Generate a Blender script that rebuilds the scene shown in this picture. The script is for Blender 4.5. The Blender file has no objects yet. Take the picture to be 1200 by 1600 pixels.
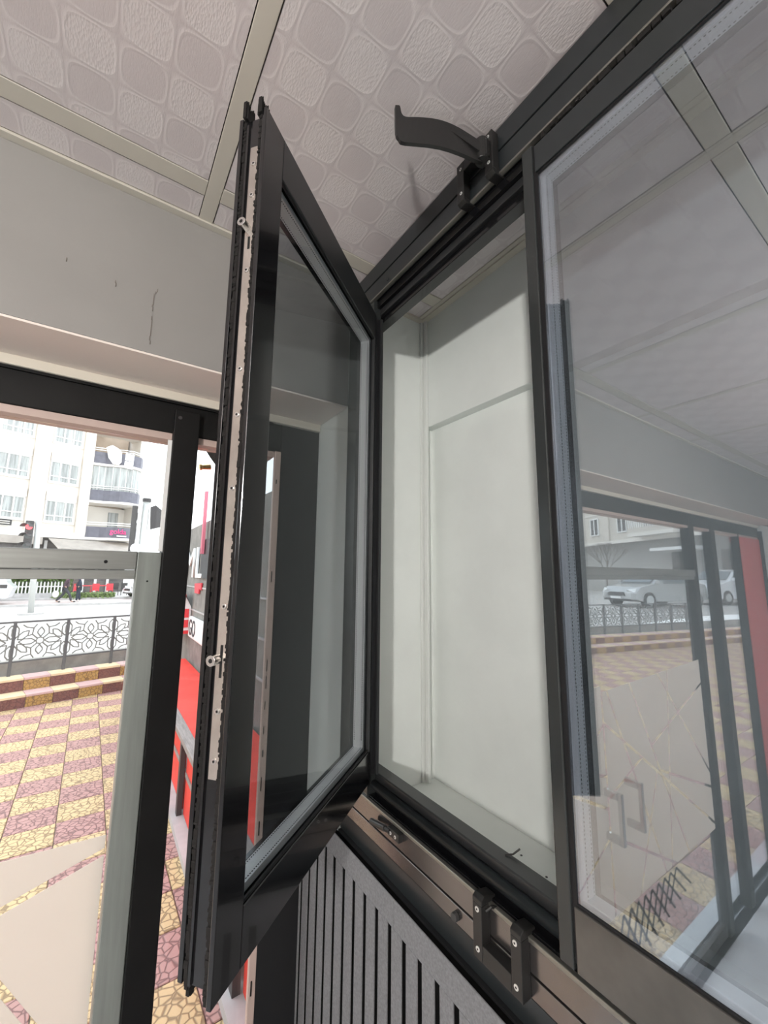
import bpy, math, random
from mathutils import Vector, Matrix
random.seed(7)
SC = bpy.context.scene
COL = SC.collection
UP = 2.05            # street pavement is world z = 0; all heights below are written from the camera's height

# ------------------------------------------------------------------ camera, light, exposure
cam_d = bpy.data.cameras.new('camera')
cam_d.sensor_fit = 'HORIZONTAL'; cam_d.sensor_width = 36; cam_d.lens = 19.2
cam_d.clip_start = 0.01; cam_d.clip_end = 500
cam = bpy.data.objects.new('camera', cam_d); COL.objects.link(cam)
cz = Vector((40, 4222, -640)).normalized()
cy = Vector((-441, -93, -640)); cy = (cy - cz * cy.dot(cz)).normalized()
cx = cy.cross(cz)
cam.matrix_world = Matrix((tuple(cx) + (0,), tuple(cy) + (0,), tuple(cz) + (0,), (0, 0, 0, 1)))
SC.camera = cam

world = bpy.data.worlds.new('overcast_sky'); SC.world = world; world.use_nodes = True
wn = world.node_tree
bg = wn.nodes['Background']
bg.inputs[1].default_value = 2.3
tc = wn.nodes.new('ShaderNodeTexCoord'); sep = wn.nodes.new('ShaderNodeSeparateXYZ')
rampw = wn.nodes.new('ShaderNodeValToRGB')
rampw.color_ramp.elements[0].position = 0.0; rampw.color_ramp.elements[0].color = (0.95, 0.97, 1.0, 1)
rampw.color_ramp.elements[1].position = 1.0; rampw.color_ramp.elements[1].color = (0.80, 0.88, 1.0, 1)
wn.links.new(tc.outputs['Generated'], sep.inputs[0]); wn.links.new(sep.outputs['Z'], rampw.inputs[0])
wn.links.new(rampw.outputs[0], bg.inputs[0])

def lamp(name, kind, loc, power, color, size=0.1, rot=None):
    d = bpy.data.lights.new(name, kind); d.energy = power; d.color = color
    if kind == 'POINT': d.shadow_soft_size = size
    if kind == 'AREA': d.shape = 'RECTANGLE'; d.size = size[0]; d.size_y = size[1]
    if kind == 'SUN': d.angle = size
    o = bpy.data.objects.new(name, d); COL.objects.link(o); o.location = loc
    if rot: o.rotation_euler = rot
    return o
lamp('hazy_sun', 'SUN', (0, 0, 20), 1.0, (1.0, 0.93, 0.82), 0.35, (math.radians(46), 0, math.radians(150)))
LAMP_POS = Vector((-1.10, -0.84, 0.36))
LAMP_POWER = 70
SC.view_settings.view_transform = 'Standard'; SC.view_settings.look = 'None'
SC.view_settings.exposure = 0.42; SC.view_settings.gamma = 1.0; SC.view_settings.use_curve_mapping = False
SC.render.engine = 'CYCLES'
SC.cycles.max_bounces = 12; SC.cycles.transparent_max_bounces = 24; SC.cycles.diffuse_bounces = 5; SC.cycles.glossy_bounces = 6
SC.cycles.sample_clamp_indirect = 8.0

# ------------------------------------------------------------------ materials
def new_mat(name):
    m = bpy.data.materials.new(name); m.use_nodes = True
    return m, m.node_tree, m.node_tree.nodes['Principled BSDF']
def pos_node(nt, obj_coords=False):
    if obj_coords: return nt.nodes.new('ShaderNodeTexCoord').outputs['Object']
    return nt.nodes.new('ShaderNodeNewGeometry').outputs['Position']
def math_n(nt, op, a, b=None, c=None):
    n = nt.nodes.new('ShaderNodeMath'); n.operation = op
    for i, v in enumerate((a, b, c)):
        if v is None: continue
        if isinstance(v, (int, float)): n.inputs[i].default_value = v
        else: nt.links.new(v, n.inputs[i])
    return n.outputs[0]
def mix_col(nt, fac, a, b):
    n = nt.nodes.new('ShaderNodeMix'); n.data_type = 'RGBA'
    for s, v in ((n.inputs[0], fac), (n.inputs[6], a), (n.inputs[7], b)):
        if isinstance(v, (tuple, list)): s.default_value = tuple(v) + (1,) if len(v) == 3 else v
        elif isinstance(v, (int, float)): s.default_value = v
        else: nt.links.new(v, s)
    return n.outputs[2]
def noise(nt, vec, scale, detail=3, rough=0.55, stretch=None):
    if stretch:
        mp = nt.nodes.new('ShaderNodeMapping'); mp.inputs['Scale'].default_value = stretch
        nt.links.new(vec, mp.inputs[0]); vec = mp.outputs[0]
    n = nt.nodes.new('ShaderNodeTexNoise'); n.inputs['Scale'].default_value = scale
    n.inputs['Detail'].default_value = detail; n.inputs['Roughness'].default_value = rough
    nt.links.new(vec, n.inputs['Vector'])
    return n.outputs['Fac']
def bump(nt, b, h, strength, dist=0.001):
    n = nt.nodes.new('ShaderNodeBump'); n.inputs['Strength'].default_value = strength; n.inputs['Distance'].default_value = dist
    nt.links.new(h, n.inputs['Height']); nt.links.new(n.outputs[0], b.inputs['Normal'])
def mat(name, col, rough=0.5, metal=0.0, var=0.0, vscale=8, bmp=0.0, bscale=60, bdist=0.001, stretch=None, spec=0.5, coat=0.0, emit=None, obj=False):
    m, nt, b = new_mat(name)
    b.inputs['Roughness'].default_value = rough; b.inputs['Metallic'].default_value = metal
    b.inputs['Specular IOR Level'].default_value = spec; b.inputs['Coat Weight'].default_value = coat
    b.inputs['Base Color'].default_value = tuple(col) + (1,)
    if var or bmp:
        p = pos_node(nt, obj)
        if var:
            f = noise(nt, p, vscale, 4, 0.6, stretch)
            hi = tuple(min(1, c * (1 + var)) for c in col); lo = tuple(c * (1 - var) for c in col)
            r = nt.nodes.new('ShaderNodeValToRGB'); r.color_ramp.elements[0].position = 0.35; r.color_ramp.elements[1].position = 0.65
            r.color_ramp.elements[0].color = lo + (1,); r.color_ramp.elements[1].color = hi + (1,)
            nt.links.new(f, r.inputs[0]); nt.links.new(r.outputs[0], b.inputs['Base Color'])
        if bmp: bump(nt, b, noise(nt, p, bscale, 4, 0.6, stretch), bmp, bdist)
    if emit:
        b.inputs['Emission Color'].default_value = tuple(emit[0]) + (1,); b.inputs['Emission Strength'].default_value = emit[1]
    return m
def glass_mat(name, tint, base_reflect=0.0, rough=0.0, ior=1.45, dirt=0.0, graze=1.0):
    m = bpy.data.materials.new(name); m.use_nodes = True; nt = m.node_tree; nt.nodes.clear()
    out = nt.nodes.new('ShaderNodeOutputMaterial'); t = nt.nodes.new('ShaderNodeBsdfTransparent'); g = nt.nodes.new('ShaderNodeBsdfGlossy')
    t.inputs[0].default_value = tuple(tint) + (1,); g.inputs['Roughness'].default_value = rough; g.inputs[0].default_value = (0.93, 0.97, 1, 1)
    fr = nt.nodes.new('ShaderNodeFresnel'); fr.inputs[0].default_value = ior
    # both faces of the pane are entered from outside: use |cos| so the back face does not turn into a total reflector
    geo = nt.nodes.new('ShaderNodeNewGeometry')
    sc = nt.nodes.new('ShaderNodeVectorMath'); sc.operation = 'SCALE'
    k = math_n(nt, 'MULTIPLY_ADD', geo.outputs['Backfacing'], -2.0, 1.0)
    lw = nt.nodes.new('ShaderNodeVectorMath'); lw.operation = 'DOT_PRODUCT'
    nt.links.new(geo.outputs['Normal'], lw.inputs[0]); nt.links.new(geo.outputs['Incoming'], lw.inputs[1])
    c = math_n(nt, 'ABSOLUTE', lw.outputs['Value'])
    om = math_n(nt, 'SUBTRACT', 1.0, c)
    p5 = math_n(nt, 'POWER', om, 5.0)
    r0 = max(((ior - 1) / (ior + 1)) ** 2, base_reflect)
    f = math_n(nt, 'MULTIPLY_ADD', p5, (1 - r0) * graze, r0)
    for n in (fr, sc): nt.nodes.remove(n)
    mx = nt.nodes.new('ShaderNodeMixShader'); nt.links.new(f, mx.inputs[0]); nt.links.new(t.outputs[0], mx.inputs[1]); nt.links.new(g.outputs[0], mx.inputs[2])
    last = mx.outputs[0]
    if dirt:
        d = nt.nodes.new('ShaderNodeBsdfDiffuse'); d.inputs[0].default_value = (.75, .77, .78, 1)
        n1 = noise(nt, pos_node(nt), 6, 5, 0.65)
        m2 = nt.nodes.new('ShaderNodeMixShader'); nt.links.new(math_n(nt, 'MULTIPLY', n1, dirt * 2), m2.inputs[0])
        nt.links.new(last, m2.inputs[1]); nt.links.new(d.outputs[0], m2.inputs[2]); last = m2.outputs[0]
    nt.links.new(last, out.inputs[0])
    return m

M = {}
M['black'] = mat('black_coated_aluminium', (0.022, 0.023, 0.024), 0.30, 0.0, bmp=0.05, bscale=900, spec=0.6)
M['anthracite'] = mat('anthracite_aluminium', (0.021, 0.025, 0.027), 0.33, 0.1, bmp=0.06, bscale=900, spec=0.6)
M['jet'] = mat('glossy_black_profile', (0.006, 0.006, 0.007), 0.16, 0.0, spec=0.55, coat=0.3)
M['fascia'] = mat('bronzed_satin_aluminium', (0.22, 0.205, 0.20), 0.20, 0.9, var=0.05, vscale=14)
M['railgrey'] = mat('dull_grey_rail', (0.13, 0.125, 0.115), 0.33, 0.6, var=.15, vscale=14)
M['mullion'] = mat('greyish_satin_profile', (0.055, 0.060, 0.060), 0.24, 0.5)
M['rubber'] = mat('black_rubber_gasket', (0.004, 0.004, 0.005), 0.55)
M['plastic'] = mat('black_moulded_plastic', (0.016, 0.0155, 0.015), 0.36, bmp=0.1, bscale=500)
M['brush'] = mat('black_brush_pile', (0.012, 0.010, 0.009), 0.95, bmp=0.9, bscale=900, bdist=0.003)
M['chrome'] = mat('bright_steel', (0.75, 0.74, 0.72), 0.22, 1.0)
M['screw'] = mat('zinc_screw', (0.82, 0.82, 0.80), 0.35, 0.6)
M['hole'] = mat('dark_recess', (0.003, 0.003, 0.003), 0.8)
M['spacer'] = mat('milled_aluminium_spacer', (0.86, 0.88, 0.89), 0.32, 0.15)
M['trackalu'] = mat('bare_alu_lip', (0.30, 0.29, 0.26), 0.3, 0.8)
M['strip'] = mat('steel_keep_strip', (0.62, 0.57, 0.52), 0.25, 0.85, var=0.12, vscale=20, bmp=0.15, bscale=60)
M['doorhead'] = mat('matt_black_frame', (0.004, 0.0037, 0.0035), 0.55, spec=.25, var=0.3, vscale=12)
M['alu'] = mat('greenish_anodised_aluminium', (0.27, 0.29, 0.27), 0.42, 0.35, var=0.12, vscale=6, stretch=(8, 8, 0.6))
M['alu_h'] = mat('anodised_aluminium_rail', (0.26, 0.265, 0.25), 0.40, 0.35, var=0.14, vscale=6, stretch=(0.6, 8, 8))
M['pinkalu'] = mat('rosy_aluminium_lip', (0.55, 0.42, 0.37), 0.45)
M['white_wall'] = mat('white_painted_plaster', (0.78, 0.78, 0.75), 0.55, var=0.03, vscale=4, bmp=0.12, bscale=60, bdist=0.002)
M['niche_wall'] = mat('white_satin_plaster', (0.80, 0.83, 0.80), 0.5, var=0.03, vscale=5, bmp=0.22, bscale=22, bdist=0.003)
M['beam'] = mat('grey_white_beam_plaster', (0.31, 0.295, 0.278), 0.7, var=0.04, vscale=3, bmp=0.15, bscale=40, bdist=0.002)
M['soffit'] = mat('bounce_tinted_white_soffit', (0.88, 0.78, 0.71), 0.5)  # rosy light bounced off the paving is put into this white soffit's colour
M['duct'] = mat('white_cable_duct', (0.74, 0.76, 0.73), 0.4)
M['cream'] = mat('cream_trim', (0.72, 0.66, 0.56), 0.45)
M['tbar'] = mat('cream_ceiling_bar', (0.62, 0.58, 0.50), 0.5)
M['felt'] = mat('grey_felt_slat', (0.20, 0.202, 0.21), 0.95, var=0.14, vscale=260, bmp=0.25, bscale=900, bdist=0.0006, spec=0.15)
M['felt_back'] = mat('black_felt_backing', (0.004, 0.004, 0.004), 1.0, spec=0.05)
M['darkwall'] = mat('dark_painted_wall', (0.006, 0.006, 0.007), 0.6)
M['floor'] = mat('pale_grey_floor', (0.55, 0.57, 0.60), 0.35, var=0.08, vscale=5)
M['red'] = mat('red_coated_panel', (0.80, 0.05, 0.06), 0.35)
M['redcloth'] = mat('red_tarpaulin', (0.78, 0.055, 0.035), 0.6, var=0.10, vscale=2.5, bmp=0.3, bscale=6, bdist=0.02)
M['greywood'] = mat('weathered_grey_board', (0.30, 0.26, 0.24), 0.7, var=0.2, vscale=12, stretch=(6, .6, 6), bmp=.3, bscale=40)
M['darksteel'] = mat('dark_steel', (0.05, 0.045, 0.045), 0.5)
M['concrete'] = mat('rough_concrete', (0.34, 0.32, 0.29), 0.9, var=0.18, vscale=5, bmp=0.4, bscale=25, bdist=0.01)
M['kerb'] = mat('grey_kerb', (0.48, 0.46, 0.45), 0.85, var=0.12, vscale=4)
M['asphalt'] = mat('pale_street_surface', (0.52, 0.49, 0.46), 0.85, var=0.10, vscale=0.7, bmp=.2, bscale=30)
M['sidewalk'] = mat('pinkish_sidewalk', (0.50, 0.43, 0.41), 0.85, var=0.1, vscale=2)
M['fence'] = mat('dark_grey_fence_paint', (0.10, 0.10, 0.105), 0.45)
M['fence_scr'] = mat('grey_fence_screen_paint', (0.20, 0.20, 0.19), 0.5)
M['facadeA'] = mat('cream_facade', (0.78, 0.74, 0.68), 0.8, var=0.04, vscale=0.6)
M['pilaster'] = mat('beige_pilaster', (0.66, 0.60, 0.53), 0.8, var=0.06, vscale=2)
M['winframe'] = mat('white_window_frame', (0.82, 0.82, 0.80), 0.4)
M['pane'] = mat('curtained_window_pane', (0.36, 0.38, 0.37), 0.15, var=0.35, vscale=2.2, stretch=(3, 3, .15))
M['shutter'] = mat('cream_shutter_box', (0.80, 0.76, 0.70), 0.6)
M['balc'] = mat('dark_grey_balcony_band', (0.13, 0.13, 0.16), 0.5, var=0.12, vscale=3)
M['balcwall'] = mat('tan_balcony_wall', (0.50, 0.40, 0.31), 0.8, var=0.1, vscale=0.8)
M['bannerpink'] = mat('washed_pink_banner', (.62, .16, .22), .5)
M['pinksign'] = mat('hot_pink_letters', (0.85, 0.02, 0.22), 0.4)
M['whitesign'] = mat('white_letters', (0.85, 0.85, 0.83), 0.4)
M['shopdark'] = mat('dark_shop_glazing', (0.09, 0.08, 0.075), 0.2, var=0.5, vscale=1.2)
M['awning'] = mat('taupe_awning', (0.40, 0.36, 0.32), 0.8, var=0.12, vscale=1.5)
M['facadeB'] = mat('beige_facade', (0.62, 0.57, 0.50), 0.8, var=0.05, vscale=.5)
M['facadeBd'] = mat('grey_ground_floor', (0.40, 0.39, 0.37), 0.8, var=0.06, vscale=.6)
M['leaf'] = mat('green_leaves', (0.10, 0.16, 0.04), 0.7, var=0.5, vscale=4)
M['leafd'] = mat('dark_conifer_needles', (0.05, 0.09, 0.05), 0.8, var=0.5, vscale=4)
M['grass'] = mat('patchy_grass', (0.17, 0.24, 0.07), 0.9, var=0.5, vscale=3)
M['bark'] = mat('grey_bark', (0.20, 0.17, 0.15), 0.9)
M['greywall'] = mat('grey_stone_wall', (0.23, 0.22, 0.20), 0.8, var=0.2, vscale=5, bmp=.4, bscale=20, bdist=.01)
M['blacksign'] = mat('black_sign_board', (0.02, 0.02, 0.022), 0.4)
M['navy'] = mat('dark_navy_cloth', (0.02, 0.03, 0.05), 0.9)
M['maroon'] = mat('dark_maroon_cloth', (0.06, 0.03, 0.045), 0.9)
M['denim'] = mat('charcoal_trousers', (0.05, 0.05, 0.06), 0.9)
M['skin'] = mat('skin', (0.50, 0.30, 0.22), 0.6)
M['hair'] = mat('dark_hair', (0.03, 0.02, 0.015), 0.7)
M['white'] = mat('plain_white', (0.83, 0.83, 0.82), 0.5)
M['carwhite'] = mat('white_car_paint', (0.80, 0.81, 0.82), 0.25, coat=.6)
M['carsilver'] = mat('silver_car_paint', (0.48, 0.48, 0.47), 0.25, 0.4, coat=.6)
M['carglass'] = mat('car_window_glass', (0.12, 0.14, 0.15), 0.08)
M['tyre'] = mat('tyre_rubber', (0.02, 0.02, 0.02), 0.8)
M['redcafe'] = mat('red_cafe_furniture', (0.65, 0.04, 0.06), 0.5)
M['brass'] = mat('brass_fitting', (0.62, 0.45, 0.20), 0.25, 1.0)
M['plug'] = mat('dark_plug', (0.04, 0.04, 0.04), 0.6)
M['net'] = mat('dark_film_strips', (0.05, 0.055, 0.06), 0.5)
M['redlens'] = mat('red_signal_lens', (0.9, 0.05, 0.05), 0.3, emit=((1, .08, .1), 2.0))
M['darklens'] = mat('dark_signal_lens', (0.06, 0.07, 0.07), 0.2)
M['globe'] = mat('lit_lamp_globe', (0.9, 0.9, 0.88), 0.4, emit=((1, .97, .92), 14.0))
M['pole'] = mat('galvanised_pole', (0.55, 0.56, 0.54), 0.5, 0.2)
M['sashglass'] = glass_mat('grey_tinted_glass', (0.735, 0.745, 0.75), graze=.33, ior=1.34)
M['sashglass2'] = glass_mat('grey_tinted_glass_back', (0.84, 0.86, 0.87), graze=.1, ior=1.1)
M['mirrorglass'] = glass_mat('reflective_grey_glass', (0.775, 0.795, 0.825), 0.235, dirt=0.008)
M['backglass'] = glass_mat('inner_pane_glass', (0.92, 0.935, 0.94), 0.03)
M['clear'] = glass_mat('clear_shop_glass', (0.97, 0.98, 0.97), 0.0)
M['doorglass'] = glass_mat('clear_door_glass', (0.96, 0.975, 0.965), 0.0)

def film_mat():
    m = bpy.data.materials.new('frosted_film'); m.use_nodes = True; nt = m.node_tree; nt.nodes.clear()
    out = nt.nodes.new('ShaderNodeOutputMaterial'); d = nt.nodes.new('ShaderNodeBsdfDiffuse'); t = nt.nodes.new('ShaderNodeBsdfTranslucent')
    d.inputs[0].default_value = (.74, .70, .66, 1); t.inputs[0].default_value = (.92, .86, .80, 1)
    mx = nt.nodes.new('ShaderNodeMixShader'); mx.inputs[0].default_value = 0.62
    nt.links.new(d.outputs[0], mx.inputs[1]); nt.links.new(t.outputs[0], mx.inputs[2]); nt.links.new(mx.outputs[0], out.inputs[0])
    return m
M['film'] = film_mat()

def crazy_mat(name, col, dark, rough=0.7):
    m, nt, b = new_mat(name)
    tcn = nt.nodes.new('ShaderNodeTexCoord'); oi = nt.nodes.new('ShaderNodeObjectInfo')
    ad = nt.nodes.new('ShaderNodeVectorMath'); ad.operation = 'ADD'
    cmb = nt.nodes.new('ShaderNodeCombineXYZ'); r = math_n(nt, 'MULTIPLY', oi.outputs['Random'], 37.0)
    nt.links.new(r, cmb.inputs[0]); nt.links.new(r, cmb.inputs[1])
    nt.links.new(tcn.outputs['Object'], ad.inputs[0]); nt.links.new(cmb.outputs[0], ad.inputs[1])
    v = nt.nodes.new('ShaderNodeTexVoronoi'); v.feature = 'DISTANCE_TO_EDGE'; v.inputs['Scale'].default_value = 21.0
    nt.links.new(ad.outputs[0], v.inputs['Vector'])
    rp = nt.nodes.new('ShaderNodeValToRGB'); rp.color_ramp.elements[0].position = 0.02; rp.color_ramp.elements[1].position = 0.11
    nt.links.new(v.outputs['Distance'], rp.inputs[0])
    tone = noise(nt, ad.outputs[0], 9, 3)
    c1 = mix_col(nt, tone, tuple(x * .86 for x in col), tuple(min(1, x * 1.12) for x in col))
    c = mix_col(nt, rp.outputs[0], dark, c1)
    nt.links.new(c, b.inputs['Base Color']); b.inputs['Roughness'].default_value = rough
    bump(nt, b, rp.outputs[0], 0.7, 0.004)
    return m
M['tile_y'] = crazy_mat('yellow_imprinted_paver', (0.66, 0.475, 0.25), (0.29, 0.195, 0.10))
M['tile_p'] = crazy_mat('rose_imprinted_paver', (0.48, 0.265, 0.235), (0.21, 0.105, 0.095))
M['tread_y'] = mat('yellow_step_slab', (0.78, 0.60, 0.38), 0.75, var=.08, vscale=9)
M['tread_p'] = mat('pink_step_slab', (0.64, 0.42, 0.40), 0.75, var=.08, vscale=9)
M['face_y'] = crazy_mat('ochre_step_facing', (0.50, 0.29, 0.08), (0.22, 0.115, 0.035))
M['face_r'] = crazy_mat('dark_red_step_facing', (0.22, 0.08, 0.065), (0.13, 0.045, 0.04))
M['grout'] = mat('sandy_joint_bed', (0.40, 0.32, 0.25), 0.95)

def ceiling_mat():
    m, nt, b = new_mat('embossed_vinyl_ceiling_tile')
    p = pos_node(nt); s = nt.nodes.new('ShaderNodeSeparateXYZ'); nt.links.new(p, s.inputs[0])
    pp = 0.0667
    X = math_n(nt, 'MULTIPLY', math_n(nt, 'SUBTRACT', s.outputs['X'], 0.385), math.pi / pp)
    Y = math_n(nt, 'MULTIPLY', math_n(nt, 'SUBTRACT', s.outputs['Y'], 0.303), math.pi / pp)
    f = math_n(nt, 'MULTIPLY', math_n(nt, 'COSINE', X), math_n(nt, 'COSINE', Y))
    a = math_n(nt, 'ABSOLUTE', f)
    cellm = nt.nodes.new('ShaderNodeMapRange'); cellm.inputs[1].default_value = 0.12; cellm.inputs[2].default_value = 0.17
    nt.links.new(a, cellm.inputs[0])
    isrough = math_n(nt, 'GREATER_THAN', f, 0.13)
    # basket-like relief of the rough lozenges, fine threads elsewhere
    mp = nt.nodes.new('ShaderNodeMapping'); mp.inputs['Scale'].default_value = (420, 170, 200); mp.inputs['Rotation'].default_value = (0, 0, 0.7)
    nt.links.new(p, mp.inputs[0])
    vz = nt.nodes.new('ShaderNodeTexVoronoi'); vz.inputs['Scale'].default_value = 1.0; nt.links.new(mp.outputs[0], vz.inputs['Vector'])
    thr = noise(nt, p, 1.0, 2, 0.5, (900, 160, 300))
    hr = math_n(nt, 'MULTIPLY', vz.outputs['Distance'], isrough)
    hs = math_n(nt, 'MULTIPLY', thr, math_n(nt, 'SUBTRACT', 0.55, math_n(nt, 'MULTIPLY', isrough, 0.4)))
    # the ridge line around each cell
    ridge = nt.nodes.new('ShaderNodeMapRange'); ridge.inputs[1].default_value = 0.0; ridge.inputs[2].default_value = 0.12
    ridge.inputs[3].default_value = 1.0; ridge.inputs[4].default_value = 0.0
    nt.links.new(math_n(nt, 'ABSOLUTE', math_n(nt, 'SUBTRACT', a, 0.13)), ridge.inputs[0])
    h = math_n(nt, 'ADD', math_n(nt, 'ADD', hr, hs), math_n(nt, 'MULTIPLY', ridge.outputs[0], 0.9))
    bump(nt, b, h, 0.30, 0.0010)
    base = mix_col(nt, isrough, (0.68, 0.615, 0.61), (0.75, 0.69, 0.68))
    base = mix_col(nt, math_n(nt, 'MULTIPLY', ridge.outputs[0], .8), base, (0.78, 0.72, 0.71))
    nt.links.new(base, b.inputs['Base Color']); b.inputs['Roughness'].default_value = 0.38
    return m
M['ceil'] = ceiling_mat()

# ------------------------------------------------------------------ geometry helpers
ORIG = {}
class MB:
    def __init__(s, xf=None): s.v = []; s.f = []; s.xf = xf
    def add(s, vs, fs):
        n = len(s.v)
        for p in vs:
            s.v.append(s.xf(*p) if s.xf else tuple(p))
        s.f += [tuple(i + n for i in f) for f in fs]; return s
    def box(s, x0, x1, y0, y1, z0, z1):
        if x0 > x1: x0, x1 = x1, x0
        if y0 > y1: y0, y1 = y1, y0
        if z0 > z1: z0, z1 = z1, z0
        return s.add([(x0, y0, z0), (x1, y0, z0), (x1, y1, z0), (x0, y1, z0), (x0, y0, z1), (x1, y0, z1), (x1, y1, z1), (x0, y1, z1)],
                     [(3, 2, 1, 0), (4, 5, 6, 7), (0, 1, 5, 4), (1, 2, 6, 5), (2, 3, 7, 6), (3, 0, 4, 7)])
    def prism(s, poly, vec):          # poly: list of 3D points, vec: thickness vector
        n = len(poly); a = [Vector(p) for p in poly]; b = [p + Vector(vec) for p in a]
        return s.add([tuple(p) for p in a + b], [tuple(range(n - 1, -1, -1)), tuple(range(n, 2 * n))] + [(i, (i + 1) % n, (i + 1) % n + n, i + n) for i in range(n)])
    def cyl(s, p0, p1, r, n=12, r2=None, cap=True):
        r2 = r if r2 is None else r2
        p0 = Vector(p0); p1 = Vector(p1); d = (p1 - p0).normalized()
        u = d.orthogonal().normalized(); w = d.cross(u); vs = []
        for p, rr in ((p0, r), (p1, r2)):
            for i in range(n):
                a = 2 * math.pi * i / n; vs.append(tuple(p + u * math.cos(a) * rr + w * math.sin(a) * rr))
        fs = [(i, (i + 1) % n, (i + 1) % n + n, i + n) for i in range(n)]
        if cap: fs += [tuple(range(n - 1, -1, -1)), tuple(range(n, 2 * n))]
        return s.add(vs, fs)
    def tube(s, pts, r, n=6, closed=False):
        m = len(pts)
        for i in range(m if closed else m - 1): s.cyl(pts[i], pts[(i + 1) % m], r, n)
        return s
    def sphere(s, c, r, n=12, k=8, sz=1.0):
        c = Vector(c); vs = [tuple(c + Vector((0, 0, -r * sz)))]; 
        for j in range(1, k):
            t = math.pi * j / k
            for i in range(n):
                a = 2 * math.pi * i / n
                vs.append((c.x + r * math.sin(t) * math.cos(a), c.y + r * math.sin(t) * math.sin(a), c.z - r * math.cos(t) * sz))
        vs.append(tuple(c + Vector((0, 0, r * sz)))); fs = []
        for i in range(n): fs.append((0, 1 + (i + 1) % n, 1 + i))
        for j in range(k - 2):
            for i in range(n):
                a = 1 + j * n + i; b = 1 + j * n + (i + 1) % n; fs.append((a, b, b + n, a + n))
        L = len(vs) - 1
        for i in range(n): fs.append((L - n + i, L - n + (i + 1) % n, L))
        return s.add(vs, fs)
    def build(s, name, m, parent=None, smooth=False, bevel=0.0, origin=None):
        if parent is not None: o0 = ORIG[parent.name]
        elif origin is not None: o0 = Vector(origin)
        else:
            xs = [p[0] for p in s.v]; ys = [p[1] for p in s.v]; zs = [p[2] for p in s.v]
            o0 = Vector(((min(xs) + max(xs)) / 2, (min(ys) + max(ys)) / 2, min(zs)))
        me = bpy.data.meshes.new(name)
        me.from_pydata([(p[0] - o0.x, p[1] - o0.y, p[2] - o0.z) for p in s.v], [], s.f); me.validate()
        me.materials.append(M[m] if isinstance(m, str) else m)
        o = bpy.data.objects.new(name, me); COL.objects.link(o)
        if parent is not None: o.parent = parent
        else: o.location = o0
        ORIG[o.name] = o0
        if smooth:
            for p in me.polygons: p.use_smooth = True
        if bevel:
            b = o.modifiers.new('bevel', 'BEVEL'); b.width = bevel; b.segments = 2; b.limit_method = 'ANGLE'
        return o
def tag(o, label=None, cat=None, group=None, kind=None):
    if label: o['label'] = label
    if cat: o['category'] = cat
    if group: o['group'] = group
    if kind: o['kind'] = kind
    return o
def thing(name, loc, label, cat, group=None, parent=None):
    o = bpy.data.objects.new(name, None); COL.objects.link(o); o.location = loc; ORIG[o.name] = Vector(loc)
    o.empty_display_size = 0.05
    return tag(o, label, cat, group)
def struct_root(name, loc=(0, 0, 0)):
    o = bpy.data.objects.new(name, None); COL.objects.link(o); o.location = loc; ORIG[o.name] = Vector(loc); o['kind'] = 'structure'; return o
def struct(name, mb, m, **k):
    return tag(mb.build(name, m, **k), kind='structure')
def copy_tree(o, parent=None):
    c = o.copy(); COL.objects.link(c); c.parent = parent
    if o.name in ORIG: ORIG[c.name] = ORIG[o.name]
    for ch in o.children: copy_tree(ch, c)
    return c
def B(x0, x1, y0, y1, z0, z1): return MB().box(x0, x1, y0, y1, z0, z1)
def text(name, body, m, parent, loc, rot, size, ext=0.01, align='LEFT', sx=1.0):
    c = bpy.data.curves.new(name, 'FONT'); c.body = body; c.size = size; c.extrude = ext; c.align_x = align
    c.materials.append(M[m]); tmp = bpy.data.objects.new('tmp', c); me = bpy.data.meshes.new_from_object(tmp); bpy.data.objects.remove(tmp)
    o = bpy.data.objects.new(name, me); COL.objects.link(o); o.parent = parent
    o.location = Vector(loc) - (ORIG[parent.name] if parent else Vector((0, 0, 0))); o.rotation_euler = rot; o.scale = (sx, 1, 1)
    return o

# ------------------------------------------------------------------ main measures
XW = 0.48      # room face of the window partition
YB = 0.874     # face of the beam over the shop front
YD = 1.04      # shop front frame plane
ZC = 0.744     # ceiling
ZF = -1.95     # shop floor
ZG = -2.05     # pavement outside
XL, YR = -3.75, -2.7

# ------------------------------------------------------------------ room shell
struct('floor', B(XL, 0.84, YR, 1.2, ZF - 0.09, ZF), 'floor')
struct('wall_left', B(XL - 0.1, XL, YR, 1.2, ZF - 0.09, ZC + 0.1), 'white_wall')
struct('wall_back', B(XL - 0.1, 0.92, YR - 0.1, YR, ZF - 0.09, ZC + 0.1), 'white_wall')
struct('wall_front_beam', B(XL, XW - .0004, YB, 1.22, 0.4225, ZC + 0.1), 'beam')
struct('wall_front_pier', B(XW, 0.84, YB, 1.22, ZF - 0.09, ZC + .1), 'niche_wall')
struct('wall_front_dark', B(0.3696, XW - 0.0005, YD, YD + .040, ZF - 0.09, 0.4224), 'darkwall')
struct('wall_front_left', B(XL, -3.50, YD - 0.03, 1.22, ZF - 0.09, 0.4224), 'white_wall')
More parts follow.
